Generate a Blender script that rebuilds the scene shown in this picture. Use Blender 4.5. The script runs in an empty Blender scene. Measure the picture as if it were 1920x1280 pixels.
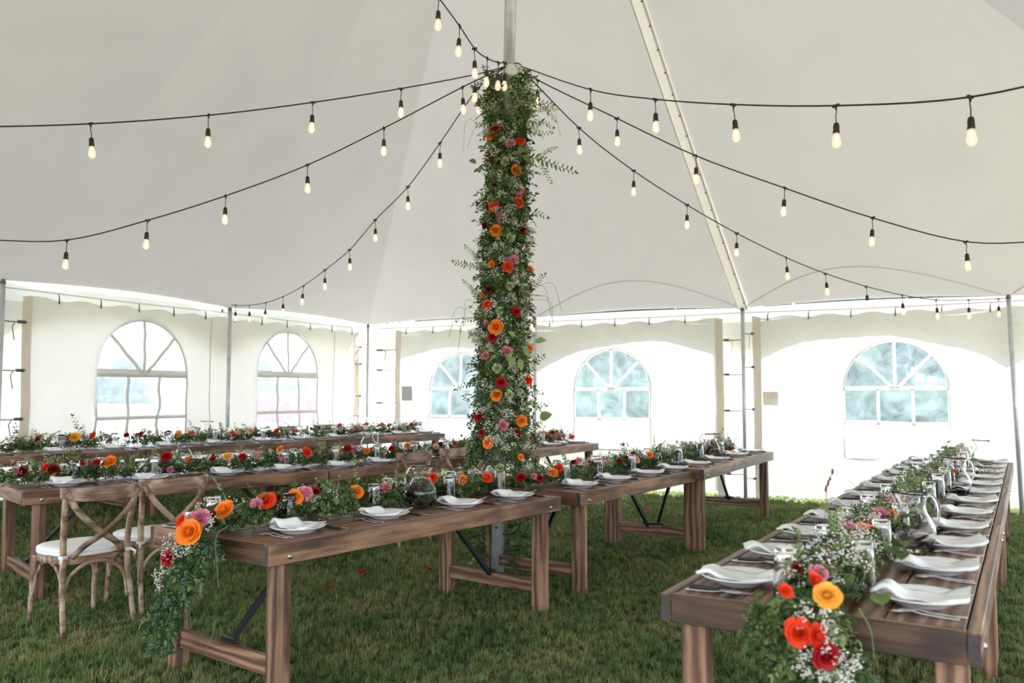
import bpy, bmesh, math, random
import numpy as np
from mathutils import Vector, Matrix, Euler
random.seed(7); rng = np.random.default_rng(7)
PI = math.pi
SC = bpy.context.scene
COL = SC.collection

# ------------------------------------------------------------------ camera, sky, sun, exposure
F, PITCH, H = 1572.0, 0.0635, 1.4377
cam = bpy.data.cameras.new('camera'); cam.sensor_width = 36; cam.lens = F/1920*36
cam.clip_end = 800
cam.dof.use_dof = True; cam.dof.focus_distance = 5.6; cam.dof.aperture_fstop = 2.5
camo = bpy.data.objects.new('camera', cam); COL.objects.link(camo)
camo.location = (0, 0, H); camo.rotation_euler = (PI/2+PITCH, 0, 0)
SC.camera = camo
world = bpy.data.worlds.new('sky'); SC.world = world; world.use_nodes = True
bg = world.node_tree.nodes['Background']; bg.inputs[0].default_value = (0.86, 0.92, 1.03, 1); bg.inputs[1].default_value = 3.2
sun = bpy.data.lights.new('sun', 'SUN'); sun.energy = 11.5; sun.angle = math.radians(1.0); sun.color = (1, .965, .91)
suno = bpy.data.objects.new('sun', sun); COL.objects.link(suno)
suno.rotation_euler = Vector((.40, .52, .76)).to_track_quat('Z', 'Y').to_euler()
SC.view_settings.view_transform = 'Standard'; SC.view_settings.look = 'None'
SC.view_settings.gamma = 1; SC.view_settings.use_curve_mapping = False
SC.view_settings.exposure = 0.58
try:
    SC.cycles.max_bounces = 8; SC.cycles.transparent_max_bounces = 12
    SC.cycles.caustics_reflective = False; SC.cycles.caustics_refractive = False
    SC.cycles.sample_clamp_indirect = 6
except Exception: pass

# ------------------------------------------------------------------ small geometry helpers
def ray(px, py):
    x = (px-960)/F; w = -(py-640)/F
    return np.array([x, math.cos(PITCH)-w*math.sin(PITCH), math.sin(PITCH)+w*math.cos(PITCH)])
def onz(px, py, z):
    d = ray(px, py); return d*((z-H)/d[2])+np.array([0, 0, H])
def onplane(px, py, o, n):
    d = ray(px, py); t = (n[0]*o[0]+n[1]*o[1])/(n[0]*d[0]+n[1]*d[1]); return d*t+np.array([0, 0, H])
def ony(px, py, y):
    d = ray(px, py); return d*(y/d[1])+np.array([0, 0, H])
def smooth(a, b, x):
    t = np.clip((x-a)/(b-a), 0, 1); return t*t*(3-2*t)
def gh(x, y):      # the lawn rises a little towards the far left corner
    q = -.8*np.asarray(x)+.6*np.asarray(y)
    return (.11*smooth(5.9, 7.7, q)+.19*smooth(7.9, 9.4, q))*(1-smooth(40, 60, np.abs(np.asarray(y))))

# ------------------------------------------------------------------ materials
def mat(name):
    m = bpy.data.materials.new(name); m.use_nodes = True
    nt = m.node_tree; b = nt.nodes['Principled BSDF']
    return m, nt, b
def N(nt, t, **kw):
    n = nt.nodes.new(t)
    for k, v in kw.items():
        if k in n.inputs: n.inputs[k].default_value = v
        else: setattr(n, k, v)
    return n
def simple(name, col, rough=.5, metal=0, var=0, scale=8, bump=0, **kw):
    m, nt, b = mat(name)
    b.inputs['Roughness'].default_value = rough; b.inputs['Metallic'].default_value = metal
    for k, v in kw.items(): b.inputs[k].default_value = v
    tc = N(nt, 'ShaderNodeTexCoord'); nz = N(nt, 'ShaderNodeTexNoise', Scale=scale, Detail=4)
    nt.links.new(tc.outputs['Object'], nz.inputs['Vector'])
    rp = nt.nodes.new('ShaderNodeValToRGB')
    c0 = [c*(1-var) for c in col]; c1 = [min(1, c*(1+var)) for c in col]
    rp.color_ramp.elements[0].color = (*c0, 1); rp.color_ramp.elements[1].color = (*c1, 1)
    rp.color_ramp.elements[0].position = .3; rp.color_ramp.elements[1].position = .7
    nt.links.new(nz.outputs[0], rp.inputs[0]); nt.links.new(rp.outputs[0], b.inputs['Base Color'])
    if bump:
        bp = N(nt, 'ShaderNodeBump', Strength=bump, Distance=.01)
        nt.links.new(nz.outputs[0], bp.inputs['Height']); nt.links.new(bp.outputs[0], b.inputs['Normal'])
    return m
def wood(name, dark, mid, light, rough=.5, sx=1.6, sy=22):
    m, nt, b = mat(name); L = nt.links.new
    tc = N(nt, 'ShaderNodeTexCoord'); oi = N(nt, 'ShaderNodeObjectInfo')
    mul = N(nt, 'ShaderNodeMath', operation='MULTIPLY'); mul.inputs[1].default_value = 37
    L(oi.outputs['Random'], mul.inputs[0])
    add = N(nt, 'ShaderNodeVectorMath', operation='ADD'); L(tc.outputs['Object'], add.inputs[0]); L(mul.outputs[0], add.inputs[1])
    mp = N(nt, 'ShaderNodeMapping'); mp.inputs['Scale'].default_value = (sx, sy*1.7, sy*1.7); L(add.outputs[0], mp.inputs[0])
    n1 = N(nt, 'ShaderNodeTexNoise', Scale=1.0, Detail=9, Roughness=.72, Distortion=.5); L(mp.outputs[0], n1.inputs['Vector'])
    mp2 = N(nt, 'ShaderNodeMapping'); mp2.inputs['Scale'].default_value = (.9, 5, 5); L(add.outputs[0], mp2.inputs[0])
    n2 = N(nt, 'ShaderNodeTexNoise', Scale=1.6, Detail=3, Distortion=1.5); L(mp2.outputs[0], n2.inputs['Vector'])
    wv = N(nt, 'ShaderNodeTexWave', Scale=1.3, Distortion=7, Detail=3); wv.bands_direction = 'Y'
    wv.inputs['Detail Scale'].default_value = 1.2; L(mp2.outputs[0], wv.inputs['Vector'])
    mx = N(nt, 'ShaderNodeMix', data_type='FLOAT'); mx.inputs[0].default_value = .33
    L(n1.outputs[0], mx.inputs[2]); L(wv.outputs['Fac'], mx.inputs[3])
    mx2 = N(nt, 'ShaderNodeMix', data_type='FLOAT'); mx2.inputs[0].default_value = .25
    L(mx.outputs[0], mx2.inputs[2]); L(n2.outputs[0], mx2.inputs[3])
    rp = nt.nodes.new('ShaderNodeValToRGB'); e = rp.color_ramp.elements
    e[0].position = .33; e[0].color = (*dark, 1); e[1].position = .68; e[1].color = (*light, 1)
    k = e.new(.5); k.color = (*mid, 1)
    L(mx2.outputs[0], rp.inputs[0])
    # knots and stains
    vo = N(nt, 'ShaderNodeTexNoise', Scale=2.3, Detail=2); mp3 = N(nt, 'ShaderNodeMapping'); mp3.inputs['Scale'].default_value = (1.5, 6, 6)
    L(add.outputs[0], mp3.inputs[0]); L(mp3.outputs[0], vo.inputs['Vector'])
    r2 = nt.nodes.new('ShaderNodeValToRGB'); r2.color_ramp.elements[0].position = .62; r2.color_ramp.elements[1].position = .74
    r2.color_ramp.elements[0].color = (1, 1, 1, 1); r2.color_ramp.elements[1].color = (.35, .33, .36, 1)
    L(vo.outputs[0], r2.inputs[0])
    mc = N(nt, 'ShaderNodeMix', data_type='RGBA', blend_type='MULTIPLY'); mc.inputs[0].default_value = 1
    L(rp.outputs[0], mc.inputs[6]); L(r2.outputs[0], mc.inputs[7])
    hv = N(nt, 'ShaderNodeHueSaturation'); ma = N(nt, 'ShaderNodeMapRange'); ma.inputs[3].default_value = .78; ma.inputs[4].default_value = 1.2
    L(oi.outputs['Random'], ma.inputs[0]); L(ma.outputs[0], hv.inputs['Value']); L(mc.outputs[2], hv.inputs['Color'])
    L(hv.outputs[0], b.inputs['Base Color'])
    b.inputs['Roughness'].default_value = rough
    bp = N(nt, 'ShaderNodeBump', Strength=.25, Distance=.004); L(mx.outputs[0], bp.inputs['Height']); L(bp.outputs[0], b.inputs['Normal'])
    return m
def cloth(name, col, trans, tcol=(.95, .93, .88), crease=.3, scale=2.2, weave=260, dirt=.04):
    """white vinyl / cloth that lets part of the daylight through"""
    m = bpy.data.materials.new(name); m.use_nodes = True; nt = m.node_tree; L = nt.links.new
    nt.nodes.remove(nt.nodes['Principled BSDF']); out = nt.nodes['Material Output']
    d = N(nt, 'ShaderNodeBsdfDiffuse'); t = N(nt, 'ShaderNodeBsdfTranslucent'); mx = N(nt, 'ShaderNodeMixShader')
    mx.inputs[0].default_value = trans
    tc = N(nt, 'ShaderNodeTexCoord')
    n1 = N(nt, 'ShaderNodeTexNoise', Scale=scale, Detail=5, Distortion=.6); L(tc.outputs['Object'], n1.inputs['Vector'])
    wv = N(nt, 'ShaderNodeTexNoise', Scale=weave, Detail=1); L(tc.outputs['Object'], wv.inputs['Vector'])
    def ramp(c):
        r = nt.nodes.new('ShaderNodeValToRGB'); r.color_ramp.elements[0].position = .3; r.color_ramp.elements[1].position = .6
        r.color_ramp.elements[0].color = (*[x*(1-dirt) for x in c], 1); r.color_ramp.elements[1].color = (*c, 1)
        L(n1.outputs[0], r.inputs[0]); return r
    L(ramp(col).outputs[0], d.inputs[0]); L(ramp(tcol).outputs[0], t.inputs[0])
    ad = N(nt, 'ShaderNodeMath', operation='MULTIPLY_ADD'); ad.inputs[1].default_value = .03
    L(wv.outputs[0], ad.inputs[0]); L(n1.outputs[0], ad.inputs[2])
    bp = N(nt, 'ShaderNodeBump', Strength=crease, Distance=.08); L(ad.outputs[0], bp.inputs['Height'])
    L(bp.outputs[0], d.inputs['Normal']); L(bp.outputs[0], t.inputs['Normal'])
    L(d.outputs[0], mx.inputs[1]); L(t.outputs[0], mx.inputs[2]); L(mx.outputs[0], out.inputs[0])
    return m
def leafmat(name, c0, c1, trans=.25, rough=.45):
    m = bpy.data.materials.new(name); m.use_nodes = True; nt = m.node_tree; L = nt.links.new
    b = nt.nodes['Principled BSDF']; out = nt.nodes['Material Output']
    tc = N(nt, 'ShaderNodeTexCoord'); n1 = N(nt, 'ShaderNodeTexNoise', Scale=23, Detail=2); L(tc.outputs['Object'], n1.inputs['Vector'])
    r = nt.nodes.new('ShaderNodeValToRGB'); r.color_ramp.elements[0].position = .35; r.color_ramp.elements[1].position = .68
    r.color_ramp.elements[0].color = (*c0, 1); r.color_ramp.elements[1].color = (*c1, 1)
    L(n1.outputs[0], r.inputs[0]); L(r.outputs[0], b.inputs['Base Color']); b.inputs['Roughness'].default_value = rough
    t = N(nt, 'ShaderNodeBsdfTranslucent'); L(r.outputs[0], t.inputs[0]); mx = N(nt, 'ShaderNodeMixShader'); mx.inputs[0].default_value = trans
    L(b.outputs[0], mx.inputs[1]); L(t.outputs[0], mx.inputs[2]); L(mx.outputs[0], out.inputs[0])
    return m
def glassmat(name, col=(1, 1, 1), rough=0.0, ior=1.45):
    m = bpy.data.materials.new(name); m.use_nodes = True; nt = m.node_tree
    nt.nodes.remove(nt.nodes['Principled BSDF'])
    g = N(nt, 'ShaderNodeBsdfGlass'); g.inputs[0].default_value = (*col, 1); g.inputs['Roughness'].default_value = rough; g.inputs['IOR'].default_value = ior
    nt.links.new(g.outputs[0], nt.nodes['Material Output'].inputs[0]); return m

M = {}
M['table'] = wood('stained_table_wood', (.045, .02, .011), (.145, .07, .036), (.33, .185, .11), .42)
M['leg'] = wood('stained_leg_wood', (.065, .03, .016), (.17, .085, .048), (.34, .20, .12), .55)
M['endgrain'] = simple('dark_end_grain', (.05, .038, .038), .7, var=.3, scale=60)
M['chair'] = wood('weathered_chair_wood', (.13, .075, .045), (.31, .20, .13), (.50, .37, .27), .6, sx=3, sy=45)
M['black'] = simple('black_painted_steel', (.012, .013, .015), .38, var=.2)
M['steel'] = simple('bright_steel', (.72, .71, .69), .18, 1)
M['bolt'] = simple('zinc_bolt', (.45, .43, .4), .35, 1)
M['alu'] = simple('dull_aluminium_pole', (.56, .57, .58), .4, .35, var=.14, scale=9, bump=.05)
M['whitepaint'] = simple('white_painted_bracket', (.8, .78, .74), .45, var=.08)
M['plate'] = simple('white_glazed_china', (.86, .86, .87), .12, var=.01)
M['napkin'] = simple('white_napkin_cloth', (.86, .87, .86), .9, var=.02, scale=30, bump=.15)
M['cushion'] = simple('white_cushion_cloth', (.82, .80, .80), .9, var=.02, scale=40, bump=.1)
M['glass'] = glassmat('clear_glass', ior=1.4); M['jug'] = glassmat('clear_jug_glass', ior=1.3)
M['rubber'] = simple('brown_black_rubber', (.028, .017, .012), .5, var=.2)
M['cable'] = simple('black_cable', (.015, .011, .011), .5)
M['handle'] = simple('black_knife_handle', (.02, .017, .02), .45)
M['walls'] = cloth('thin_white_wall_vinyl', (.82, .81, .79), .20, (.93, .91, .87), crease=.35)
M['wallsB'] = cloth('dimmed_white_back_wall_vinyl', (.82, .81, .79), .135, (.93, .91, .88), crease=.5)  # same fabric as the left wall, transmission cut to dim the sunlit side
M['hem'] = cloth('doubled_hem_vinyl', (.82, .74, .64), .11, (.95, .84, .7))
M['muntin'] = cloth('muntin_strip_vinyl', (.82, .80, .76), .16, (.9, .88, .84))
M['flap'] = cloth('overlap_flap_vinyl', (.9, .89, .86), .40, (1, .99, .97))
M['roof'] = cloth('grey_white_roof_vinyl', (.635, .612, .60), .036, (.97, .93, .93), crease=.12, scale=1.1)
M['seam'] = cloth('welded_roof_seam', (.74, .71, .64), .05, (.95, .92, .8), crease=.1)
M['valance'] = cloth('valance_vinyl', (.80, .81, .78), .075, (.9, .92, .92))
M['strap'] = simple('grey_webbing_strap', (.35, .33, .3), .8, var=.15)
M['clip'] = simple('dark_rope_clip', (.16, .16, .17), .4, .5)
M['rope'] = simple('pale_wall_rope', (.6, .58, .54), .8)
M['patch'] = simple('grey_cloth_patch', (.5, .49, .46), .9)
M['leafD'] = leafmat('dark_green_leaf', (.032, .07, .02), (.10, .175, .045))
M['leafM'] = leafmat('mid_green_leaf', (.075, .125, .032), (.20, .29, .085))
M['leafL'] = leafmat('light_green_leaf', (.16, .23, .07), (.33, .41, .17))
M['leafB'] = leafmat('blue_green_leaf', (.026, .075, .036), (.065, .15, .07))
M['stem'] = simple('brown_green_stem', (.06, .06, .025), .7, var=.3)
M['fern'] = simple('thin_green_grass_stem', (.12, .2, .07), .6, var=.2)
M['breath'] = leafmat('white_gypsophila', (.72, .68, .6), (.93, .9, .84), .15, .8)
for k, c0, c1 in (('orange', (.9, .16, .01), (1, .42, .03)), ('coral', (.75, .035, .008), (1, .10, .02)), ('red', (.28, .003, .006), (.62, .008, .012)),
                  ('dark', (.10, .002, .006), (.27, .004, .012)), ('pink', (.85, .26, .38), (.98, .52, .62)), ('lime', (.55, .66, .30), (.8, .86, .55)),
                  ('yellow', (.9, .42, .03), (1, .6, .12)), ('peach', (.85, .42, .25), (.95, .62, .42))):
    M[k] = leafmat(k+'_petal', c0, c1, .25, .6)
def bulbmat():
    m = bpy.data.materials.new('warm_lit_bulb_glass'); m.use_nodes = True; nt = m.node_tree; L = nt.links.new
    nt.nodes.remove(nt.nodes['Principled BSDF'])
    e = N(nt, 'ShaderNodeEmission'); e.inputs[0].default_value = (1, .60, .34, 1); e.inputs[1].default_value = 1.25
    g = N(nt, 'ShaderNodeBsdfGlossy'); g.inputs['Roughness'].default_value = .12
    a = N(nt, 'ShaderNodeMixShader'); a.inputs[0].default_value = .15
    L(e.outputs[0], a.inputs[1]); L(g.outputs[0], a.inputs[2])
    t = N(nt, 'ShaderNodeBsdfTransparent'); b = N(nt, 'ShaderNodeMixShader'); b.inputs[0].default_value = .5
    L(t.outputs[0], b.inputs[1]); L(a.outputs[0], b.inputs[2]); L(b.outputs[0], nt.nodes['Material Output'].inputs[0])
    return m
M['bulb'] = bulbmat()
m = bpy.data.materials.new('glowing_filament'); m.use_nodes = True; nt = m.node_tree; nt.nodes.remove(nt.nodes['Principled BSDF'])
e = N(nt, 'ShaderNodeEmission'); e.inputs[0].default_value = (1, .74, .45, 1); e.inputs[1].default_value = 30
nt.links.new(e.outputs[0], nt.nodes['Material Output'].inputs[0]); M['filament'] = m
def vinylmat(h0=.07, h1=.19, tint=(.70, .88, 1)):
    m = bpy.data.materials.new('scuffed_hazed_window_vinyl'); m.use_nodes = True; nt = m.node_tree; L = nt.links.new
    nt.nodes.remove(nt.nodes['Principled BSDF'])
    tc = N(nt, 'ShaderNodeTexCoord'); n1 = N(nt, 'ShaderNodeTexNoise', Scale=3.5, Detail=8, Roughness=.7, Distortion=1.2); L(tc.outputs['Object'], n1.inputs['Vector'])
    r = N(nt, 'ShaderNodeMapRange'); r.inputs[1].default_value = .35; r.inputs[2].default_value = .7; r.inputs[3].default_value = h0; r.inputs[4].default_value = h1
    L(n1.outputs[0], r.inputs[0])
    t = N(nt, 'ShaderNodeBsdfTransparent'); t.inputs[0].default_value = (.90, .96, 1, 1)
    tl = N(nt, 'ShaderNodeBsdfTranslucent'); tl.inputs[0].default_value = (*tint, 1)
    mx = N(nt, 'ShaderNodeMixShader'); L(r.outputs[0], mx.inputs[0]); L(t.outputs[0], mx.inputs[1]); L(tl.outputs[0], mx.inputs[2])
    L(mx.outputs[0], nt.nodes['Material Output'].inputs[0]); return m
M['vinyl'] = vinylmat(); M['vinyl_haze'] = vinylmat(.24, .38, (.78, .90, 1))  # left panes: distance haze put into a paler copy of the vinyl
def grassmat(name, c0, c1, c2, trans):
    m = bpy.data.materials.new(name); m.use_nodes = True; nt = m.node_tree; L = nt.links.new
    b = nt.nodes['Principled BSDF']; out = nt.nodes['Material Output']; b.inputs['Roughness'].default_value = .6
    tc = N(nt, 'ShaderNodeTexCoord')
    n1 = N(nt, 'ShaderNodeTexNoise', Scale=1.7, Detail=4); L(tc.outputs['Object'], n1.inputs['Vector'])
    n2 = N(nt, 'ShaderNodeTexNoise', Scale=28, Detail=3); L(tc.outputs['Object'], n2.inputs['Vector'])
    a = N(nt, 'ShaderNodeMix', data_type='FLOAT'); a.inputs[0].default_value = .55; L(n1.outputs[0], a.inputs[2]); L(n2.outputs[0], a.inputs[3])
    r = nt.nodes.new('ShaderNodeValToRGB'); e = r.color_ramp.elements
    e[0].position = .36; e[0].color = (*c0, 1); e[1].position = .66; e[1].color = (*c2, 1); k = e.new(.5); k.color = (*c1, 1)
    L(a.outputs[0], r.inputs[0]); L(r.outputs[0], b.inputs['Base Color'])
    if trans:
        t = N(nt, 'ShaderNodeBsdfTranslucent'); L(r.outputs[0], t.inputs[0]); mx = N(nt, 'ShaderNodeMixShader'); mx.inputs[0].default_value = trans
        L(b.outputs[0], mx.inputs[1]); L(t.outputs[0], mx.inputs[2]); L(mx.outputs[0], out.inputs[0])
    return m
M['blade'] = grassmat('grass_blade', (.065, .13, .034), (.17, .245, .075), (.40, .33, .15), .4)
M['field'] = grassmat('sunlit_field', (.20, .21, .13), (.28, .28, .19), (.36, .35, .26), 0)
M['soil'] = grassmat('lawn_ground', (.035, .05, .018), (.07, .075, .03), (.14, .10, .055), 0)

# ------------------------------------------------------------------ mesh helpers
class MB:
    def __init__(s): s.v = []; s.f = []; s.mi = []
    def add(s, v, f, mi=0):
        o = len(s.v); s.v += [tuple(map(float, p)) for p in v]; s.f += [tuple(i+o for i in q) for q in f]; s.mi += [mi]*len(f)
    def mesh(s, name, mats, smooth_=False):
        me = bpy.data.meshes.new(name); me.from_pydata(s.v, [], s.f)
        for m in (mats if isinstance(mats, (list, tuple)) else [mats]): me.materials.append(m)
        if any(s.mi): me.polygons.foreach_set('material_index', s.mi)
        if smooth_: me.polygons.foreach_set('use_smooth', [True]*len(s.f))
        me.update(); return me
def link(name, me, parent=None, loc=(0, 0, 0), rot=(0, 0, 0), scale=None):
    o = bpy.data.objects.new(name, me); COL.objects.link(o)
    o.location = loc; o.rotation_euler = rot
    if scale is not None: o.scale = (scale,)*3 if not hasattr(scale, '__len__') else scale
    if parent: o.parent = parent
    return o
def thing(name, label, cat, loc=(0, 0, 0), rz=0, group=None, me=None):
    o = link(name, me, None, loc, (0, 0, rz)); return tag(o, label, cat, group)
def tag(o, label, cat, group=None):
    o['label'] = label; o['category'] = cat
    if group: o['group'] = group
    return o
def structure(name, me, parent=None):
    o = link(name, me, parent)
    if not parent: o['kind'] = 'structure'
    return o
def copy_tree(o, parent=None):
    c = o.copy(); COL.objects.link(c)
    if parent: c.parent = parent
    for ch in o.children: copy_tree(ch, c)
    return c
def box_mesh(name, L, W, T, m, bevel=.003, endm=None):
    """board, long axis X, centred"""
    bm = bmesh.new(); bmesh.ops.create_cube(bm, size=1)
    for v in bm.verts: v.co = Vector((v.co.x*L, v.co.y*W, v.co.z*T))
    if bevel: bmesh.ops.bevel(bm, geom=bm.edges[:], offset=bevel, segments=1, affect='EDGES')
    me = bpy.data.meshes.new(name); bm.to_mesh(me)
    me.materials.append(m)
    if endm:
        me.materials.append(endm)
        for p in me.polygons:
            if abs(p.normal.x) > .9: p.material_index = 1
    bm.free(); return me
def frames(P):
    P = [Vector(p) for p in P]; out = []; n = len(P)
    t0 = (P[1]-P[0]).normalized(); a = Vector((0, 0, 1)) if abs(t0.z) < .9 else Vector((0, 1, 0))
    u = t0.cross(a).normalized()
    for i in range(n):
        t = (P[min(i+1, n-1)]-P[max(i-1, 0)]).normalized()
        u = (u-t*u.dot(t)).normalized(); out.append((P[i], u, t.cross(u)))
    return out
def tube(mb, P, R, n=8, mi=0, sq=None, cap=True):
    if not hasattr(R, '__len__'): R = [R]*len(P)
    fr = frames(P); V = []; Fc = []
    for (p, u, w), r in zip(fr, R):
        for k in range(n):
            a = 2*PI*k/n+(PI/n if n == 4 else 0)
            cu, cw = math.cos(a)*r, math.sin(a)*r
            if sq: cu *= sq[0]; cw *= sq[1]
            V.append(p+u*cu+w*cw)
    for i in range(len(P)-1):
        for k in range(n): Fc.append((i*n+k, i*n+(k+1) % n, (i+1)*n+(k+1) % n, (i+1)*n+k))
    if cap: Fc += [tuple(range(n))[::-1], tuple((len(P)-1)*n+k for k in range(n))]
    mb.add(V, Fc, mi)
def lathe(mb, prof, n=24, mi=0, flute=None):
    V = []; Fc = []
    for i, (r, z) in enumerate(prof):
        for k in range(n):
            rr = r*(1+(flute[i] if flute else 0)*(1 if k % 2 else -1)); a = 2*PI*k/n
            V.append((rr*math.cos(a), rr*math.sin(a), z))
    for i in range(len(prof)-1):
        for k in range(n): Fc.append((i*n+k, i*n+(k+1) % n, (i+1)*n+(k+1) % n, (i+1)*n+k))
    if prof[0][0] > 1e-6: Fc.append(tuple(range(n))[::-1])
    if prof[-1][0] > 1e-6: Fc.append(tuple((len(prof)-1)*n+k for k in range(n)))
    mb.add(V, Fc, mi)
def sheet(fn, nu, nv):
    V = [fn(i/nu, j/nv) for j in range(nv+1) for i in range(nu+1)]
    Fc = [(j*(nu+1)+i, j*(nu+1)+i+1, (j+1)*(nu+1)+i+1, (j+1)*(nu+1)+i) for j in range(nv) for i in range(nu)]
    return V, Fc
def spline(P, k=6):
    P = [np.array(p, float) for p in P]; Q = [P[0]*2-P[1]]+P+[P[-1]*2-P[-2]]; out = []
    for i in range(1, len(Q)-2):
        for j in range(k):
            t = j/k; a, b, c, d = Q[i-1:i+3]
            out.append(.5*((2*b)+(c-a)*t+(2*a-5*b+4*c-d)*t*t+(3*b-a-3*c+d)*t**3))
    out.append(P[-1]); return out

# ------------------------------------------------------------------ setting: lawn
ys = np.r_[-60:-10:6j, -8:16:49j, 18:40:8j, 60:400:8j]; xs = np.r_[-300:-20:8j, -14:16:61j, 20:300:8j]
V = [(x, y, float(gh(x, y))) for y in ys for x in xs]; nx = len(xs)
Fc = [(j*nx+i, j*nx+i+1, (j+1)*nx+i+1, (j+1)*nx+i) for j in range(len(ys)-1) for i in range(nx-1)]
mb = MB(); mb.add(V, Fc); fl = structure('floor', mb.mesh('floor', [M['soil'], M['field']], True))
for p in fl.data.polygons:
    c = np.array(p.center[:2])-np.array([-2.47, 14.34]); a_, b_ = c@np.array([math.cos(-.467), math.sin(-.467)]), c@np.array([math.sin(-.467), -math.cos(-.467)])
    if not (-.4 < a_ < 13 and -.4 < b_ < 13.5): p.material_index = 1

TH = -.467
U = np.array([math.cos(TH), math.sin(TH)]); VV = np.array([math.sin(TH), -math.cos(TH)]); C0 = np.array([-2.47, 14.34]); SP = 3.16
EZ = 2.63
def pole(i, j): return C0+U*i*SP+VV*j*SP

# grass blades: one uncountable object
def grass():
    n = 680000
    r = rng.random(n); y = 2.2*(14.6/2.2)**(r**.62); half = .66*y+.6
    x = (rng.random(n)*2-1)*half
    # stay inside the tent
    rel = np.stack([x, y], 1)-C0; uu = rel@U; vv = rel@VV
    k = (uu > -.5) & (vv > -.6) & (uu < 13.3)
    x, y = x[k], y[k]; n = len(x)
    # clumps
    ix = np.round(x/.07+rng.normal(0, .35, n)); iy = np.round(y/.07+rng.normal(0, .35, n)); hs = np.modf(np.abs(np.sin(ix*12.9898+iy*78.233)*43758.5453))[0]; hs2 = np.modf(hs*91.7)[0]
    x = x*.5+(ix+hs-.5)*.07*.5; y = y*.5+(iy+hs2-.5)*.07*.5
    lo = .5+.5*np.sin(x*3.1+np.sin(y*2.3)*2)*np.cos(y*2.7+x)
    h = (.028+.034*rng.random(n))*(.7+.4*lo)*(.6+.9*hs2); d = np.hypot(x, y)
    w = .0016+.0006*d*.6; az = rng.random(n)*2*PI; lean = rng.random(n)**1.3*.95; la = hs*20+rng.normal(0, 1.1, n)
    z = gh(x, y)-.004
    dx, dy = np.cos(az)*w, np.sin(az)*w; lx, ly = np.cos(la)*lean*h, np.sin(la)*lean*h
    P = np.empty((n, 5, 3), np.float32)
    P[:, 0] = np.stack([x-dx, y-dy, z], 1); P[:, 1] = np.stack([x+dx, y+dy, z], 1)
    P[:, 2] = np.stack([x+dx*.8+lx*.35, y+dy*.8+ly*.35, z+h*.55], 1); P[:, 3] = np.stack([x-dx*.8+lx*.35, y-dy*.8+ly*.35, z+h*.55], 1)
    P[:, 4] = np.stack([x+lx, y+ly, z+h*np.sqrt(np.maximum(.15, 1-lean*lean*.6))], 1)
    me = bpy.data.meshes.new('grass'); me.vertices.add(n*5); me.vertices.foreach_set('co', P.ravel())
    b = (np.arange(n)*5)[:, None]
    loops = np.concatenate([b+np.array([0, 1, 2, 3]), b+np.array([3, 2, 4])], 1).astype(np.int32)
    me.loops.add(n*7); me.loops.foreach_set('vertex_index', loops.ravel())
    me.polygons.add(n*2)
    ls = np.stack([np.arange(n)*7, np.arange(n)*7+4], 1).astype(np.int32); lt = np.tile([4, 3], (n, 1)).astype(np.int32)
    me.polygons.foreach_set('loop_start', ls.ravel()); me.polygons.foreach_set('loop_total', lt.ravel())
    me.materials.append(M['blade']); me.update(calc_edges=True)
    o = link('grass', me); o['kind'] = 'stuff'; tag(o, 'thick green lawn grass with brownish patches under the tables', 'grass')
grass()

# ------------------------------------------------------------------ setting: tent roof
per = [pole(i, 0) for i in range(5)]+[pole(4, j) for j in range(1, 5)]+[pole(i, 4) for i in range(3, -1, -1)]+[pole(0, j) for j in range(3, 0, -1)]
PK = np.array([.05, 6.57, 7.75])
mb = MB()
for a in range(16):
    A = np.append(per[a], EZ); B = np.append(per[(a+1) % 16], EZ)
    def fn(s, t, A=A, B=B, a=a):
        ep = min(.45, .06/(3.16*max(.02, 1-t)))
        if a == 1: s *= 1-ep
        if a == 2: s = ep+s*(1-ep)
        p = (A*(1-s)+B*s)*(1-t)+PK*t
        sg = math.sin(PI*s)
        p = p+np.array([0, 0, -.10*sg*math.sin(PI*min(1, t*1.0))*(1-t)]); p[2] += .05*sg*(1-t)**6
        p[2] -= .10*math.sin(PI*t)
        return p
    v, f = sheet(fn, 10, 18); mb.add(v, f)
ceil = structure('ceiling', mb.mesh('ceiling', M['roof'], True))
# welded seams on each spoke and the laced flap running up from the second back post
def spoke(name, P, w, m, off=.012, k=16, lift=None):
    A = np.append(P, EZ); mb = MB(); t_ = np.array([-(PK-A)[1], (PK-A)[0], 0]); t_ /= np.linalg.norm(t_)
    v, f = sheet(lambda s, t: (A*(1-t)+PK*t)+t_*(s-.5)*w*(1 if lift else 1)-np.array([0, 0, off+.10*math.sin(PI*t)]), 2, k); mb.add(v, f)
    return structure(name, mb.mesh(name, m, True), ceil)
for q in (): spoke('welded_seam', pole(*q), .035, M['roof'], .004)
M['lace'] = cloth('cream_laced_flap', (.88, .82, .72), .048, crease=.1)
lf = spoke('laced_flap', pole(2, 0), .15, M['lace'], .012)
A = np.append(pole(2, 0), EZ); t_ = np.array([-(PK-A)[1], (PK-A)[0], 0]); t_ /= np.linalg.norm(t_)
mb = MB(); tube(mb, [A*(1-t)+PK*t+t_*.06-np.array([0, 0, .035+.10*math.sin(PI*t)]) for t in np.linspace(0, .98, 30)], .008, 5); structure('lacing_cord', mb.mesh('lacing_cord', M['rope']), lf)
mb = MB(); lathe(mb, [(.0, -.006), (.013, -.006), (.014, .004), (0, .006)], 8); gm = mb.mesh('grommet', M['clip'])
for i in range(26):
    t = .02+i*.036; p = A*(1-t)+PK*t+t_*.055-np.array([0, 0, .04+.10*math.sin(PI*t)])
    link('grommet', gm, lf, p)
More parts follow.
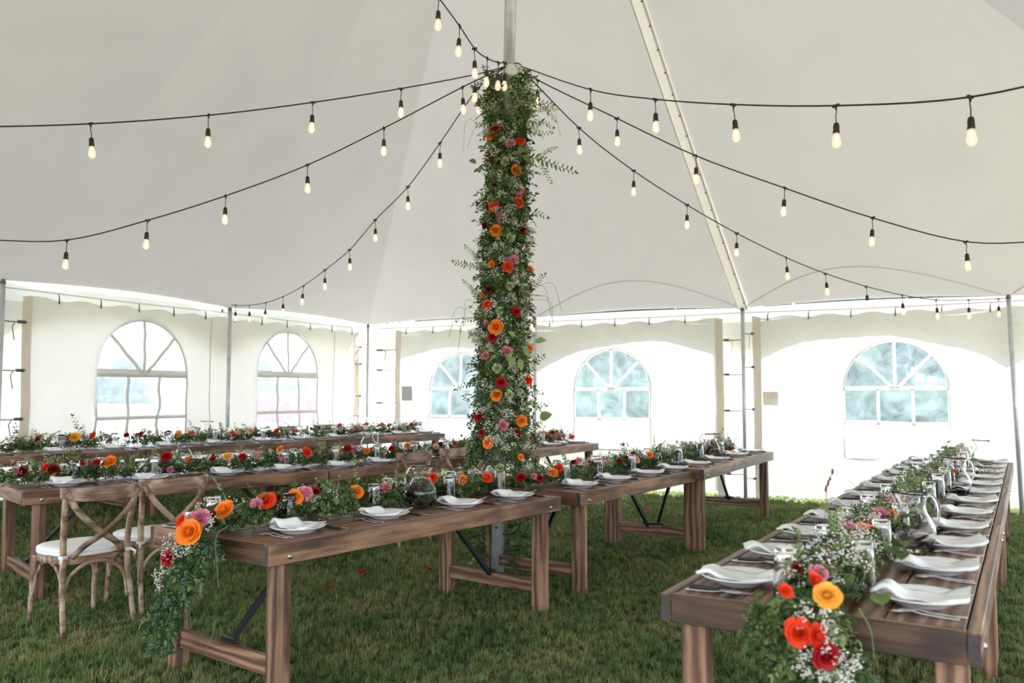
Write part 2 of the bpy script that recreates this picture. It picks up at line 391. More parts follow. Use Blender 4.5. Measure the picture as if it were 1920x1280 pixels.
# arched seam line in each roof bay near the eave
for a in (1, 2, 3):
    Aa = np.append(per[a], EZ); B = np.append(per[(a+1) % 16], EZ); P = []
    for s in np.linspace(0.02, .98, 24):
        t = .085*math.sin(PI*s); p = (Aa*(1-s)+B*s)*(1-t)+PK*t; sg = math.sin(PI*s)
        p[2] += -.10*sg*math.sin(PI*t)*(1-t)+.05*sg*(1-t)**6-.10*math.sin(PI*t)-.008; P.append(p)
    mb = MB(); tube(mb, P, .006, 4); structure('eave_seam', mb.mesh('eave_seam', M['roof']), ceil)

# walls ---------------------------------------------------------------
def fold(s, z, k):
    f = .010*math.sin(s*2.1+z*1.7+k)+.007*math.sin(s*5.3-z*3.1+2*k)+.006*math.sin((s+z*1.4)*9+k)*math.exp(-((z-.9)/.7)**2)
    f += .012*math.sin(z*9+math.sin(s*1.3+k)*2.5)*math.exp(-((z-.7)/.6)**2)
    if k < 3.5: f *= 1.7
    f += .03*max(0, .35-z)*2
    return f
def wallpt(side, s, z, off=.1, k=0.):
    d, n = (U, -VV) if side == 'B' else (VV, -U)
    p = C0+d*s+n*(off+fold(s, z, k)); return (p[0], p[1], z)
def rect(side, s0, s1, zf0, zf1, mb, off=.1, k=0., ds=.12, nz=22, mi=0):
    nu = max(1, int(round((s1-s0)/ds)))
    def fn(a, b):
        s = s0+(s1-s0)*a; z0 = zf0(s) if callable(zf0) else zf0; z1 = zf1(s) if callable(zf1) else zf1
        return wallpt(side, s, z0+(z1-z0)*b, off, k)
    v, f = sheet(fn, nu, nz); mb.add(v, f, mi)
def zt(s): return 2.50+.02*math.cos(2*PI*s/.53)
def panel(side, s0, s1, wins, k):
    mb = MB(); s = s0; z0_ = (lambda q: .085+.02*math.sin(q*2.3)+.012*math.sin(q*7)) if side == 'B' else -.03
    for (c, hw, zb_, zs) in wins:
        rect(side, s, c-hw, z0_, zt, mb, k=k)
        rect(side, c-hw, c+hw, z0_, zb_, mb, k=k, ds=.06, nz=8)
        rect(side, c-hw, c+hw, lambda q, c=c, hw=hw, zs=zs: zs+math.sqrt(max(0, hw*hw-(q-c)**2)), zt, mb, k=k, ds=.05, nz=10)
        s = c+hw
    rect(side, s, s1, z0_, zt, mb, k=k)
    return mb.mesh('wall', M['wallsB' if side == 'B' else 'walls'], True)
WB = [(1.78, .58, .64, 1.54), (4.37, .59, .64, 1.52), (8.2, .61, .62, 1.52), (11.4, .61, .62, 1.52)]
WL = [(1.85, .66, .62, 1.74), (4.46, .66, .62, 1.70), (7.9, .64, .62, 1.7), (11.2, .64, .62, 1.7)]
def wall(name, side, wins, gaps):
    root = link(name, None); root['kind'] = 'structure'
    for i, (a, b, w) in enumerate(gaps):
        structure('fabric_panel', panel(side, a, b, [wins[q] for q in w], i*1.7+(0 if side == 'B' else 4)), root)
        for s0 in (a-.01, b-.10):
            mb = MB(); rect(side, s0, s0+.11, -.03, lambda s: zt(s)+.01, mb, off=.092, k=i*1.7+(0 if side == 'B' else 4), ds=.055); structure('hem_strip', mb.mesh('hem_strip', M['hem'], True), root)
        mb = MB(); c0 = (a+b)/2
        for q in ([a+.18*1] if side == 'L' else []):
            pass
        for q in (w if side == 'L' else ()):
            c, hw = wins[q][0], wins[q][1]
            for sx in (c-hw-.42,):
                rect(side, sx, sx+.02, .0, zt, mb, off=.094, k=i*1.7+(0 if side == 'B' else 4), ds=.02)
        if mb.v: structure('panel_seam', mb.mesh('panel_seam', M['hem'], True), root)
        # clips holding the wall up on its rope
        for s in np.arange(a+.2, b, .53):
            mb = MB(); d = (U if side == 'B' else VV); n_ = (-VV if side == 'B' else -U)
            p = C0+d*s+n_*.09; tube(mb, [(p[0], p[1], zt(s)-.03), (p[0], p[1], zt(s)+.05), (p[0]+d[0]*.012, p[1]+d[1]*.012, zt(s)+.085)], [.012, .007, .004], 6)
            structure('rope_clip', mb.mesh('rope_clip', M['clip']), root)
    mb = MB(); d, n_ = (U, -VV) if side == 'B' else (VV, -U)
    tube(mb, [(*(C0+d*s+n_*.09), 2.575-.012*abs(math.sin(PI*s/SP))) for s in np.arange(0, 12.7, .4)], .006, 5); structure('wall_rope', mb.mesh('wall_rope', M['rope']), root)
    return root
wb = wall('wall_back', 'B', WB, [(.52, 6.02, (0, 1)), (6.44, 12.55, (2, 3))])
wl = wall('wall_left', 'L', WL, [(.12, 6.02, (0, 1)), (6.30, 12.55, (2, 3))])
def flap(root, side, s0, s1):
    mb = MB(); rect(side, s0, s1, -.03, 2.45, mb, off=.17, k=3.3, ds=.06); structure('overlap_flap', mb.mesh('overlap_flap', M['flap'], True), root)
flap(wb, 'B', 5.9, 6.55); flap(wb, 'B', -.25, .62); flap(wl, 'L', 5.92, 6.45); flap(wl, 'L', -.25, .25)
# buckled ties across the gaps
def ties(root, side, s0, s1, zs, flip=False):
    d, n_ = (U, -VV) if side == 'B' else (VV, -U)
    for z in zs:
        mb = MB(); a = C0+d*s0+n_*.085; b = C0+d*s1+n_*.085; e_ = (b-a)
        tube(mb, [(*a, z), (*(a+e_*.5), z-.006), (*b, z)], .011, 4, sq=(.35, 1))
        q = a+e_*(.75 if flip else .2)
        tube(mb, [(*(q-e_*.12), z), (*(q+e_*.12), z)], .02, 6, mi=1)
        q = a+e_*.4; tube(mb, [(*q, z), (*(q+e_*.1), z-.06), (*(q+e_*.02), z-.2)], .009, 4, sq=(.3, 1))
        structure('buckled_tie', mb.mesh('buckled_tie', [M['strap'], M['clip']]), root)
ties(wb, 'B', 6.02, 6.30, (2.2, 1.72, 1.22, .35)); ties(wb, 'B', 6.33, 6.46, (2.28, 1.82, 1.24, .3), True); ties(wb, 'B', .1, .54, (2.2, 1.86, 1.3)); ties(wl, 'L', .05, .22, (2.25, 1.96, 1.42)); ties(wl, 'L', 5.98, 6.32, (2.22, 1.7, 1.18))
mb = MB(); rect('B', .66, .86, 1.34, 1.58, mb, off=.085, ds=.1, nz=2); structure('cloth_patch', mb.mesh('cloth_patch', M['patch']), wb)
mb = MB(); rect('B', 6.56, 6.76, 1.30, 1.48, mb, off=.085, ds=.1, nz=2); structure('cloth_patch', mb.mesh('cloth_patch', M['hem']), wb)
# valances hang outside the walls
for wn, side in ((1, 'B'), (2, 'L')):
    mb = MB()
    for b in range(4):
        s0 = b*SP
        def bot(s, s0=s0):
            x = abs((s-s0)/SP*2-1); return EZ-(.26+.40*x**2.6)+.008*math.sin(s*40)
        rect(side, s0, s0+SP, bot, EZ+.02, mb, off=.26, k=9, ds=.1, nz=6)
        # top skirt joining roof edge to valance
        d, n_ = (U, -VV) if side == 'B' else (VV, -U)
        v, f = sheet(lambda a, t, s0=s0, d=d, n_=n_: (*(C0+d*(s0+SP*a)+n_*.262*t), EZ+.02*t+.03*math.sin(PI*a)*(1-t)), 12, 1); mb.add(v, f)
    structure('trim_%d' % wn, mb.mesh('valance', M['valance'], True))
# windows
def window(n, side, w, thick):
    c, hw, zb, zs = w; k = 0
    root = link('window_%d' % n, None); root['kind'] = 'structure'
    pan = MB()
    rect(side, c-hw-.02, c+hw+.02, zb-.02, lambda q: zs+math.sqrt(max(0.0, (hw+.02)**2-(q-c)**2)), pan, off=.112, k=0, ds=.08, nz=12)
    structure('pane', pan.mesh('pane', M['vinyl' if side == 'B' else 'vinyl_haze'], True), root)
    def bar(pts, wd):
        mb = MB(); L_ = []; 
        P = [np.array(p) for p in pts]; V = []; Fc = []
        for i, p in enumerate(P):
            t = P[min(i+1, len(P)-1)]-P[max(i-1, 0)]; t = t/np.linalg.norm(t); nn = np.array([-t[1], t[0]])*wd/2
            for o_ in (.098, .106):
                V.append(wallpt(side, *(p-nn), off=o_)); V.append(wallpt(side, *(p+nn), off=o_))
        for i in range(len(P)-1):
            a = i*4; b = a+4
            Fc += [(a, a+1, b+1, b), (a+2, b+2, b+3, a+3), (a, b, b+2, a+2), (a+1, a+3, b+3, b+1)]
        mb.add(V, Fc); structure('muntin', mb.mesh('muntin', M['flap' if side == 'B' else 'muntin'], True), root)  # back bars take the clearer flap vinyl as a lit copy of the muntin fabric
    ln = lambda a, b, k_=8, wob=0: [(a[0]+(b[0]-a[0])*i/k_+wob*math.sin(i*1.7+a[0]*3), a[1]+(b[1]-a[1])*i/k_) for i in range(k_+1)]
    wob = .012 if side == 'L' else .002
    bar([(c+hw*math.cos(a), zs+hw*math.sin(a)) for a in np.linspace(0, PI, 21)], .03)
    bar(ln((c-hw, zs), (c+hw, zs)), thick)
    zm = zs-(zs-zb)*.5
    bar(ln((c-hw, zm), (c+hw, zm)), .045); bar(ln((c-hw, zb), (c+hw, zb)), .035)
    bar(ln((c-hw, zb), (c-hw, zs), 8, wob*.5), .03); bar(ln((c+hw, zb), (c+hw, zs), 8, wob*.5), .03)
    for q in (-1, 1): bar(ln((c+q*hw/3, zb), (c+q*hw/3, zs), 10, wob), .04)
    for a in (PI*.25, PI*.5, PI*.75): bar(ln((c+.03*math.cos(a), zs), (c+hw*math.cos(a), zs+hw*math.sin(a)), 8, wob*.5), .04)
for i, w in enumerate(WB): window(i+1, 'B', w, .055)
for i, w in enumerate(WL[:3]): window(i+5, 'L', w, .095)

# side posts
def side_pole(i, j, label, lean=(0, 0)):
    p = pole(i, j)
    t = thing('side_pole', label, 'tent pole', (p[0], p[1], 0))
    mb = MB(); tube(mb, [(lean[0], lean[1], -.02), (0, 0, EZ-.02)], .027, 16); link('tube', mb.mesh('tube', M['alu'], True), t)
    mb = MB(); tube(mb, [(0, 0, EZ-.03), (0, 0, EZ+.03)], [.034, .012], 10); link('pin_cap', mb.mesh('pin_cap', M['clip'], True), t)
    mb = MB(); lathe(mb, [(.06, -.01), (.06, .012), (.03, .02)], 12); link('foot_plate', mb.mesh('foot_plate', M['bolt']), t, (*lean, 0))
    return t
side_pole(0, 0, 'grey metal tent pole at the far corner where the two walls meet')
side_pole(1, 0, 'grey metal tent pole at the back wall mostly hidden behind the flower column')
side_pole(2, 0, 'grey metal tent pole at the back wall under the laced roof flap')
side_pole(3, 0, 'grey metal tent pole beside the far end of the right-hand table', (.07, 0))
side_pole(0, 1, 'grey metal tent pole between the two arched windows of the left wall')
side_pole(0, 2, 'grey metal tent pole at the left edge of the picture')
side_pole(4, 0, 'grey metal tent pole at the back right corner of the tent')

# outdoors -------------------------------------------------------------
mb = MB(); v, f = sheet(lambda a, b: (-300+600*a, 17+380*b, .02), 2, 2)
def blob(mb, c, r, seed, mi=0):
    bm = bmesh.new(); bmesh.ops.create_icosphere(bm, subdivisions=3, radius=1); rr = random.Random(seed)
    ph = [rr.random()*6 for _ in range(6)]
    V = []
    for v_ in bm.verts:
        x, y, z = v_.co; k = 1+.13*math.sin(5*x+ph[0])*math.sin(6*y+ph[1])+.1*math.sin(9*z+ph[2]+4*x)+.07*math.sin(17*x+11*y+ph[3])
        V.append((c[0]+x*r[0]*k, c[1]+y*r[1]*k, c[2]+z*r[2]*k))
    mb.add(V, [tuple(q.index for q in f_.verts) for f_ in bm.faces], mi); bm.free()
M['crown'] = leafmat('tree_crown_green', (.012, .035, .02), (.05, .10, .045), .1)
M['bark'] = simple('tree_bark', (.08, .06, .045), .9, var=.3)
def tree(seed):
    rr = random.Random(seed); t = link('broadleaf_tree', None)
    mb = MB(); tube(mb, [(0, 0, -.2), (.1, 0, 2), (.05, .1, 4.5), (.3, 0, 6.5)], [.35, .26, .2, .1], 8)
    tube(mb, [(.05, .1, 3.6), (1.2, .2, 5.4)], [.14, .06], 6); tube(mb, [(.05, .1, 3.2), (-1.2, -.3, 5.2)], [.14, .06], 6)
    link('trunk', mb.mesh('trunk', M['bark'], True), t)
    mb = MB()
    for q in range(9):
        a = rr.random()*2*PI; R_ = rr.uniform(.4, 2.6); blob(mb, (R_*math.cos(a), R_*math.sin(a), rr.uniform(1.2, 8.2)), [rr.uniform(1.6, 2.5)]*2+[rr.uniform(1.3, 2.0)], seed*10+q)
    for q in range(6): blob(mb, (2.9*math.cos(q*1.05), 2.9*math.sin(q*1.05), 1.1), (1.7, 1.7, 1.3), seed+q)
    for q in range(1500):   # loose leaf clusters
        a = rr.random()*2*PI; b_ = math.acos(rr.uniform(-.9, 1)); R_ = rr.uniform(3.6, 4.8)
        p = np.array([R_*math.sin(b_)*math.cos(a), R_*math.sin(b_)*math.sin(a), 5.3+R_*math.cos(b_)]); e1 = rng.normal(0, .16, 3); e2 = rng.normal(0, .16, 3)
        mb.add([p, p+e1, p+e1+e2, p+e2], [(0, 1, 2, 3)])
    link('crown', mb.mesh('crown', M['crown'], True), t); return t
t0 = [tree(3), tree(5)]
spots = [(x_, y_, 1.12) for x_, y_ in ((-2, 47), (4.6, 43), (11, 47), (17.6, 42), (24, 43.5), (31, 40))]+[(-78+i*9.5, 135+(5 if i % 2 else -5), random.uniform(.55, .95)) for i in range(7)]
for i, (x, y, s) in enumerate(spots):
    o = t0[i] if i < 2 else copy_tree(t0[i % 2]); o.location = (x, y, 0); o.rotation_euler = (0, 0, i*1.3); o.scale = (s, s, s)
    if i < 6: tag(o, '%s leafy tree from the left, outside behind the back wall' % ['first', 'second', 'third', 'fourth', 'fifth', 'sixth'][i], 'tree', 'trees outside behind the right windows')
    else: tag(o, '%s far tree from the left, outside beyond the left wall' % ['first', 'second', 'third', 'fourth', 'fifth', 'sixth', 'seventh'][i-6], 'tree', 'far trees outside the left windows')
# parked car beyond the second left window
M['carpaint'] = simple('red_car_paint', (.55, .03, .05), .25); M['tyre'] = simple('tyre_rubber', (.02, .02, .02), .8); M['carglass'] = simple('dark_car_glass', (.05, .06, .07), .1)
ct = thing('parked_car', 'red car parked outside, blurred in the second left-wall window', 'car', (-6.9, 24.5, .30), .25)
mb = MB(); prof = [(-2.1, .35), (-2.15, .8), (-1.9, .95), (-1.3, 1.02), (-.7, 1.5), (.8, 1.52), (1.45, 1.05), (2.05, .9), (2.1, .35)]
V = [(x, s*(.85 if z < 1.2 else .68), z) for s in (-1, 1) for x, z in prof]; n = len(prof)
mb.add(V, [tuple(range(n)), tuple(range(n, 2*n))[::-1]]+[(i, i+n, (i+1) % n+n, (i+1) % n) for i in range(n)]); link('body', mb.mesh('body', M['carpaint']), ct)
mb = MB()
for s in (-1, 1): mb.add([(-1.15, s*.83, 1.05), (1.25, s*.83, 1.06), (.75, s*.73, 1.44), (-.68, s*.73, 1.43)], [(0, 1, 2, 3)])
link('side_windows', mb.mesh('side_windows', M['carglass']), ct)
mb = MB(); tube(mb, [(0, -.11, 0), (0, .11, 0)], .32, 18); wm = mb.mesh('wheel', M['tyre'])
for x in (-1.35, 1.35):
    for y in (-.78, .78): link('wheel', wm, ct, (x, y, .32))

# ------------------------------------------------------------------ tables
class Tb:
    def __init__(s, A, B, W, z):
        s.A = np.array(A[:2], float); s.L = float(np.linalg.norm(np.array(B[:2])-s.A)); s.d = (np.array(B[:2])-s.A)/s.L
        s.n = np.array([-s.d[1], s.d[0]]); s.W = W; s.z = z; s.ang = math.atan2(s.d[1], s.d[0])
    def pt(s, u, n, dz=0): p = s.A+s.d*u+s.n*n; return (float(p[0]), float(p[1]), s.z+dz)
def tb(a, b, z, W=1.0): return Tb(onz(*a, z), onz(*b, z), W, z)
T = {}
T['A1'] = tb((504, 1024), (1052, 930), .755); T['A2'] = tb((1089, 924), (1319, 880), .745); T['A3'] = tb((1320, 880), (1450, 847), .765)
T['B1'] = tb((43, 922), (616, 882), .775); T['B2'] = tb((618, 882.5), (900, 855), .77); T['B3'] = tb((901, 855), (1122, 830), .79)
T['C2'] = tb((275, 842), (613, 824), .87); T['C3'] = tb((615, 824), (835, 812), .87)
c2 = T['C2']; e0 = c2.A-c2.d*.01; T['C1'] = Tb(e0-c2.d*2.35, e0, 1.0, .87)
eA = onz(1841, 1189, .76)[:2]; eB = onz(1900, 867, .76)[:2]; ed = (eB-eA)/3
for i in range(3): T['E%d' % (i+1)] = Tb(eA+ed*i+(ed*.002 if i else 0), eA+ed*(i+1), .965, .76)
TL = {'A1': 'wooden farm table nearest in the centre row, garland trailing off its left end', 'A2': 'middle wooden farm table of the centre row, right of the flower column',
      'A3': 'farthest wooden farm table of the centre row, near the back wall', 'B1': 'wooden farm table with two cross-back chairs at the left edge',
      'B2': 'wooden farm table of the second row with two small chairs, left of the flower column', 'B3': 'wooden farm table end seen just right of the flower column behind',
      'C1': 'leftmost wooden table of the rear row by the left wall', 'C2': 'middle wooden table of the rear row by the left wall', 'C3': 'rear row wooden table ending near the far tent corner',
      'E1': 'wooden farm table in the right foreground with garland trailing off its end', 'E2': 'middle wooden farm table of the right-hand row', 'E3': 'farthest wooden farm table of the right-hand row'}
bm_bolt = MB(); lathe(bm_bolt, [(0, .006), (.009, .005), (.010, 0), (.014, -.001), (.014, -.004)], 10); bolt_me = bm_bolt.mesh('bolt', M['bolt'], True)
AP = .095
def table(key):
    t = T[key]; L, W, z = t.L, t.W, t.z
    root = thing('farm_table', TL[key], 'table', (t.A[0], t.A[1], 0), t.ang, 'long wooden farm tables')
    g = float(gh(*(t.A+t.d*L/2)))
    th = .038
    pw = (W-2*th-.006)/4
    pm = box_mesh('plank', L-2*th-.004, pw-.005, .03, M['table'], .003)
    for i in range(4): link('plank', pm, root, (L/2, th+.003+pw*(i+.5), z-.0155+random.uniform(-.0012, .0012)))
    sm = box_mesh('side_rail', L, th, AP, M['table'], .003, M['endgrain'])
    link('side_rail', sm, root, (L/2, th/2, z-AP/2)); link('side_rail', sm, root, (L/2, W-th/2, z-AP/2), (0, 0, PI))
    em = box_mesh('end_rail', W-2*th-.001, th, AP, M['table'], .003)
    link('end_rail', em, root, (th/2, W/2, z-AP/2), (0, 0, PI/2)); link('end_rail', em, root, (L-th/2, W/2, z-AP/2), (0, 0, -PI/2))
    zt_ = z-AP+.045; lg = zt_-g+.03
    bm_ = MB()
    lm = box_mesh('leg_board', lg, .089, .038, M['leg'], .004)
    for ux, sg in ((.125, 1), (L-.125, -1)):
        for ny in (th+.048, W-th-.048):
            o = link('leg', None, root, (ux, ny, zt_-lg/2))
            for q in (-1, 1): link('leg_board', lm, o, (q*.0196, 0, 0), (0, PI/2, 0))
        st = box_mesh('stretcher', W-2*th-.1, .089, .036, M['leg'], .003)
        link('stretcher', st, root, (ux, W/2, g+.17), (PI/2, 0, PI/2))
        # black steel brace from the stretcher up to the underside
        mb = MB(); x1 = ux+sg*.52
        tube(mb, [(ux+sg*.02, W/2, g+.2), (x1, W/2, z-AP+.05)], .019, 4)
        tube(mb, [(ux+sg*.02, W/2-.05, g+.225), (ux+sg*.02, W/2+.05, g+.225)], .014, 4)
        link('steel_brace', mb.mesh('steel_brace', M['black']), root)
        for ny, ry in ((-.001, PI/2), (W+.001, -PI/2)): link('bolt', bolt_me, root, (ux-sg*.005, ny, z-AP*.66), (ry, 0, 0))
for k in T: table(k)

# ------------------------------------------------------------------ place settings
def plate_mesh():
    mb = MB(); k = 32
    lathe(mb, [(0, .0), (.078, 0), (.080, .004), (.090, .007), (.094, .013), (.110, .016), (.128, .024), (.138, .030), (.1385, .0325), (.136, .033), (.112, .022), (.094, .019), (.086, .012), (0, .011)], k)
    return mb.mesh('dinner_plate', M['plate'], True)
PLm = plate_mesh()
def napkin_mesh(v):
    mb = MB(); rr = random.Random(v); a0 = rr.uniform(.8, 1.2); tw = rr.uniform(-.25, .25)
    def top(s, t):
        x = -.145+.29*s; y = (-.075+.15*t)*(1-.35*abs(s-.45)**1.5)
        hump = .034*a0*math.exp(-((s-.16)/.13)**2)*(1-.35*t)
        tip = .026*max(0, s-.72)/.28*(.6+.6*t)
        sag = .012*math.sin(PI*s)*(1-.6*abs(t-.5)*2)
        z = .031+hump+tip-sag*.9+.003*math.sin(s*17+t*6+v)
        c, sn = math.cos(tw), math.sin(tw)
        return (x*c-y*sn, x*sn+y*c, z)
    nu, nv = 22, 8
    v1, f1 = sheet(top, nu, nv)
    def bot(s, t):
        p = top(s, t); th_ = .006+.004*math.sin(s*9+t*3)
        zlow = max(p[2]-th_*1.6, .020)
        return (p[0]*.97, p[1]*.97, min(zlow, p[2]-.003))
    v2, f2 = sheet(bot, nu, nv)
    o = len(v1); F2 = [tuple(i+o for i in q[::-1]) for q in f2]; ed = []
    idx = lambda i, j: j*(nu+1)+i
    ring = [idx(i, 0) for i in range(nu+1)]+[idx(nu, j) for j in range(1, nv+1)]+[idx(i, nv) for i in range(nu-1, -1, -1)]+[idx(0, j) for j in range(nv-1, 0, -1)]
    for a, b in zip(ring, ring[1:]+ring[:1]): ed.append((a, a+o, b+o, b))
    mb.add(v1+v2, f1+F2+ed); return mb.mesh('napkin', M['napkin'], True)
NAP = [napkin_mesh(v) for v in range(5)]
def glass_mesh():
    mb = MB(); fl = [0, 0, 0, 0, .012, .02, .02, .012, 0, 0]
    outer = [(.0, .165), (.030, .165), (.0335, .162), (.035, .149), (.0372, .116), (.0395, .07), (.0412, .035), (.0422, .014), (.043, .003), (.0425, 0)]
    inner = [(.0405, 0.001), (.0398, .014), (.0376, .035), (.0352, .07), (.0322, .116), (.030, .142), (.025, .147), (0, .147)]
    lathe(mb, (outer+inner)[::-1], 32, flute=([0, 0, .004, .008, .008, .008, .008, .004, 0, 0]+[0, .008, .02, .026, .028, .024, 0, 0])[::-1])
    return mb.mesh('tumbler', M['glass'], True)
GLm = glass_mesh()
def pitcher_things():
    mb = MB()
    o_ = [(0, .002), (.052, 0), (.057, .004), (.058, .012), (.068, .026), (.084, .055), (.088, .08), (.083, .108), (.068, .135), (.054, .160), (.050, .180), (.053, .205), (.060, .228), (.063, .238)]
    i_ = [(.0605, .238), (.0575, .227), (.0505, .205), (.0475, .18), (.0515, .16), (.0655, .134), (.080, .107), (.0845, .08), (.0805, .056), (.065, .030), (.05, .019), (0, .017)]
    lathe(mb, o_+i_, 32)
    V = []
    for (x, y, z) in mb.v:       # pull a pouring lip
        r = math.hypot(x, y)
        if z > .19 and r > 0:
            a = math.atan2(y, x); k = max(0, math.cos(a+PI))**6*smooth(.19, .238, z); x -= .028*float(k); z += .008*float(k)
        V.append((x, y, z))
    mb.v = V; body = mb.mesh('jug_body', M['jug'], True)
    mb = MB(); tube(mb, spline([(.053, 0, .218), (.085, 0, .225), (.112, 0, .19), (.115, 0, .14), (.098, 0, .1), (.083, 0, .098)], 5), .0065, 8); hd = mb.mesh('handle', M['glass'], True)
    return body, hd
PB, PH = pitcher_things()
def outline(mb, pts, zf, th, mi=0):
    """thin strip: pts = [(x, halfwidth)], extruded"""
    n = len(pts); V = []
    for dz in (0, th):
        for x, w in pts: V += [(x, -w, zf(x)+dz), (x, w, zf(x)+dz)]
    F_ = []; o = 2*n
    for i in range(n-1):
        a = 2*i; F_ += [(a, a+2, a+3, a+1), (o+a, o+a+1, o+a+3, o+a+2), (a, a+1, o+a+1, o+a)][:2]+[(a, o+a, o+a+2, a+2), (a+1, a+3, o+a+3, o+a+1)]
    F_ += [(0, 1, o+1, o), (2*n-2, o+2*n-2, o+2*n-1, 2*n-1)]
    mb.add(V, F_, mi)
def fork_mesh():
    mb = MB(); zf = lambda x: .002+.010*math.exp(-((x-.035)/.035)**2)*1+.006*smooth(.05, .1, x)*smooth(.11, .07, x)
    outline(mb, [(-.10, .006), (-.095, .009), (-.06, .008), (0, .0045), (.03, .004), (.045, .009), (.055, .012)], lambda x: float(zf(x)), .0022)
    for k in range(4):
        y = -.0105+.007*k; tube(mb, [(.054, y, float(zf(.054))+.001), (.075, y, float(zf(.075))), (.098, y*.95, .004)], [.002, .0017, .0008], 5)
    return mb.mesh('fork', M['steel'], True)
def spoon_mesh():
    mb = MB(); zf = lambda x: float(.002+.009*math.exp(-((x-.035)/.03)**2))
    outline(mb, [(-.10, .006), (-.095, .009), (-.06, .008), (0, .0045), (.04, .004)], zf, .0022)
    V, f = sheet(lambda s, t: (.072+.034*math.cos(2*PI*s)*t, .021*math.sin(2*PI*s)*t, .002+.010*t*t), 16, 4); mb.add(V, f)
    return mb.mesh('spoon', M['steel'], True)
FK, SPN = fork_mesh(), spoon_mesh()
mb = MB(); tube(mb, [(-.12, 0, .008), (-.115, 0, .008), (-.06, 0, .008), (-.012, 0, .008), (-.008, 0, .008)], [.004, .0095, .0085, .008, .006], 8, sq=(1.15, .75)); KH = mb.mesh('handle', M['handle'], True)
mb = MB(); outline(mb, [(-.01, .006), (0, .0075), (.06, .0085), (.09, .007), (.108, .002)], lambda x: .006, .0016); KB = mb.mesh('blade', M['steel'])

ORD = ['first', 'second', 'third', 'fourth', 'fifth', 'sixth', 'seventh', 'eighth', 'ninth', 'tenth', 'eleventh', 'twelfth']
ROW = {'A': 'centre row', 'B': 'second row', 'C': 'rear row', 'E': 'right-hand row'}
def setting(t, u, n, side, where, parts, k, row):
    """side 0: eater at the front edge, 1: at the far edge"""
    a = t.ang+(PI if side else 0); s = -1 if side else 1
    def put(me, nm, lab, cat, du, dn, z, rot=0, grp=None):
        p = t.pt(u+s*du, n+s*dn, z); return thing(nm, lab, cat, p, a+rot, grp, me)
    j = lambda q: random.uniform(-q, q)
    R_ = ROW[row]
    if 'p' in parts:
        put(PLm, 'dinner_plate', 'white plate, '+where, 'plate', 0, 0, 0, j(1), 'dinner plates of the '+R_)
        put(NAP[k % 5], 'napkin', 'folded white napkin, '+where, 'napkin', 0, .0, 0, (-PI/2+PI*side)+j(.16), 'napkins of the '+R_)
    if 'g' in parts: put(GLm, 'tumbler', 'upturned clear glass, '+where, 'glass', (.105 if row != 'E' else .135)+j(.012), .20+j(.012), .0005, 0, 'upturned tumblers of the '+R_)
    if 'c' in parts:
        put(FK, 'fork', 'outer steel fork, '+where, 'fork', -.172, -.03+j(.01), .0005, PI/2+j(.12), 'forks of the '+R_)
        put(FK, 'fork', 'inner steel fork, '+where, 'fork', -.143, -.035+j(.01), .0005, PI/2+j(.1), 'forks of the '+R_)
        kn = put(None, 'table_knife', 'black-handled knife, '+where, 'knife', .168, -.01+j(.01), .0, PI/2+j(.1), 'table knives of the '+R_)
        link('handle', KH, kn); link('blade', KB, kn)
        put(SPN, 'spoon', 'steel spoon, '+where, 'spoon', .203, -.035+j(.01), .0005, PI/2+j(.1), 'spoons of the '+R_)
fr = (.15, .395, .665, .905)
FRN = dict(A1=[(.34, .225), (.95, .235), (1.56, .20), (2.07, .185)], B1=[(.34, .25), (.92, .2), (1.56, .24), (2.1, .25)])
for row, keys, far in (('A', ('A1', 'A2', 'A3'), 'pg'), ('B', ('B1', 'B2', 'B3'), 'g'), ('C', ('C1', 'C2', 'C3'), 'g')):
    c = c2 = 0
    for key in keys:
        t = T[key]
        for i in range(4):
            u, n = FRN[key][i] if key in FRN else (fr[i]*t.L, .2)
            q = t.pt(u, n)          # places wholly outside the frame are left out
            if 960+F*(q[0]+.2)/q[1] > 0:
                w = '%s place from the left in the %s, camera side' % (ORD[c], ROW[row])
                setting(t, u, n, 0, w, 'pgc', c, row); c += 1
            q = t.pt((1-fr[3-i])*t.L, t.W-.2)
            if 960+F*(q[0]+.2)/q[1] > 0:
                w = '%s place from the left in the %s, far side' % (ORD[c2], ROW[row])
                setting(t, (1-fr[3-i])*t.L, t.W-.2, 1, w, far+('c' if key == 'A1' else ''), c2+2, row); c2 += 1
c = 0
for key in ('E1', 'E2', 'E3'):
    t = T[key]
    for i in range(4):
        u = (.30+.583*c)-(t.L*int(key[1])-t.L)
        setting(t, u, .185, 0, '%s from near end, right side of right-hand row' % ORD[c], 'pgc', c, 'E')
        setting(t, u-.01, t.W-.19, 1, '%s from near end, left side of right-hand row' % ORD[c], 'pgc', c+1, 'E')
        c += 1
def pitcher(p, rz, lab):
    o = thing('water_jug', lab, 'jug', p, rz, 'glass water jugs'); link('jug_body', PB, o); link('handle', PH, o); o.scale = (1.06,)*3
def atn(key, px, py): 
    t = T[key]; p = onz(px, py, t.z); return (float(p[0]), float(p[1]), t.z+.001)
pitcher(atn('A1', 790, 952), 2.6, 'round clear glass jug on the nearest centre table, left of the flower column')
pitcher(atn('B1', 343, 882), 2.4, 'clear glass jug behind the second cross-back chair')
pitcher(atn('B2', 690, 848), -.2, 'clear glass jug with loop handle behind the second chair row, left of small chairs')
pitcher(atn('C2', 388, 829), -.2, 'clear glass jug on the rear row in front of the left wall')
pitcher(atn('C3', 674, 811), .4, 'clear glass jug on the rear row near the far tent corner')
pitcher(atn('A3', 1334, 857), 2.7, 'clear glass jug on the farthest centre table')
e_ = T['E1']; pitcher(atn('E1', 1713, 1033), .1, 'clear glass jug nearest on the right-hand row')
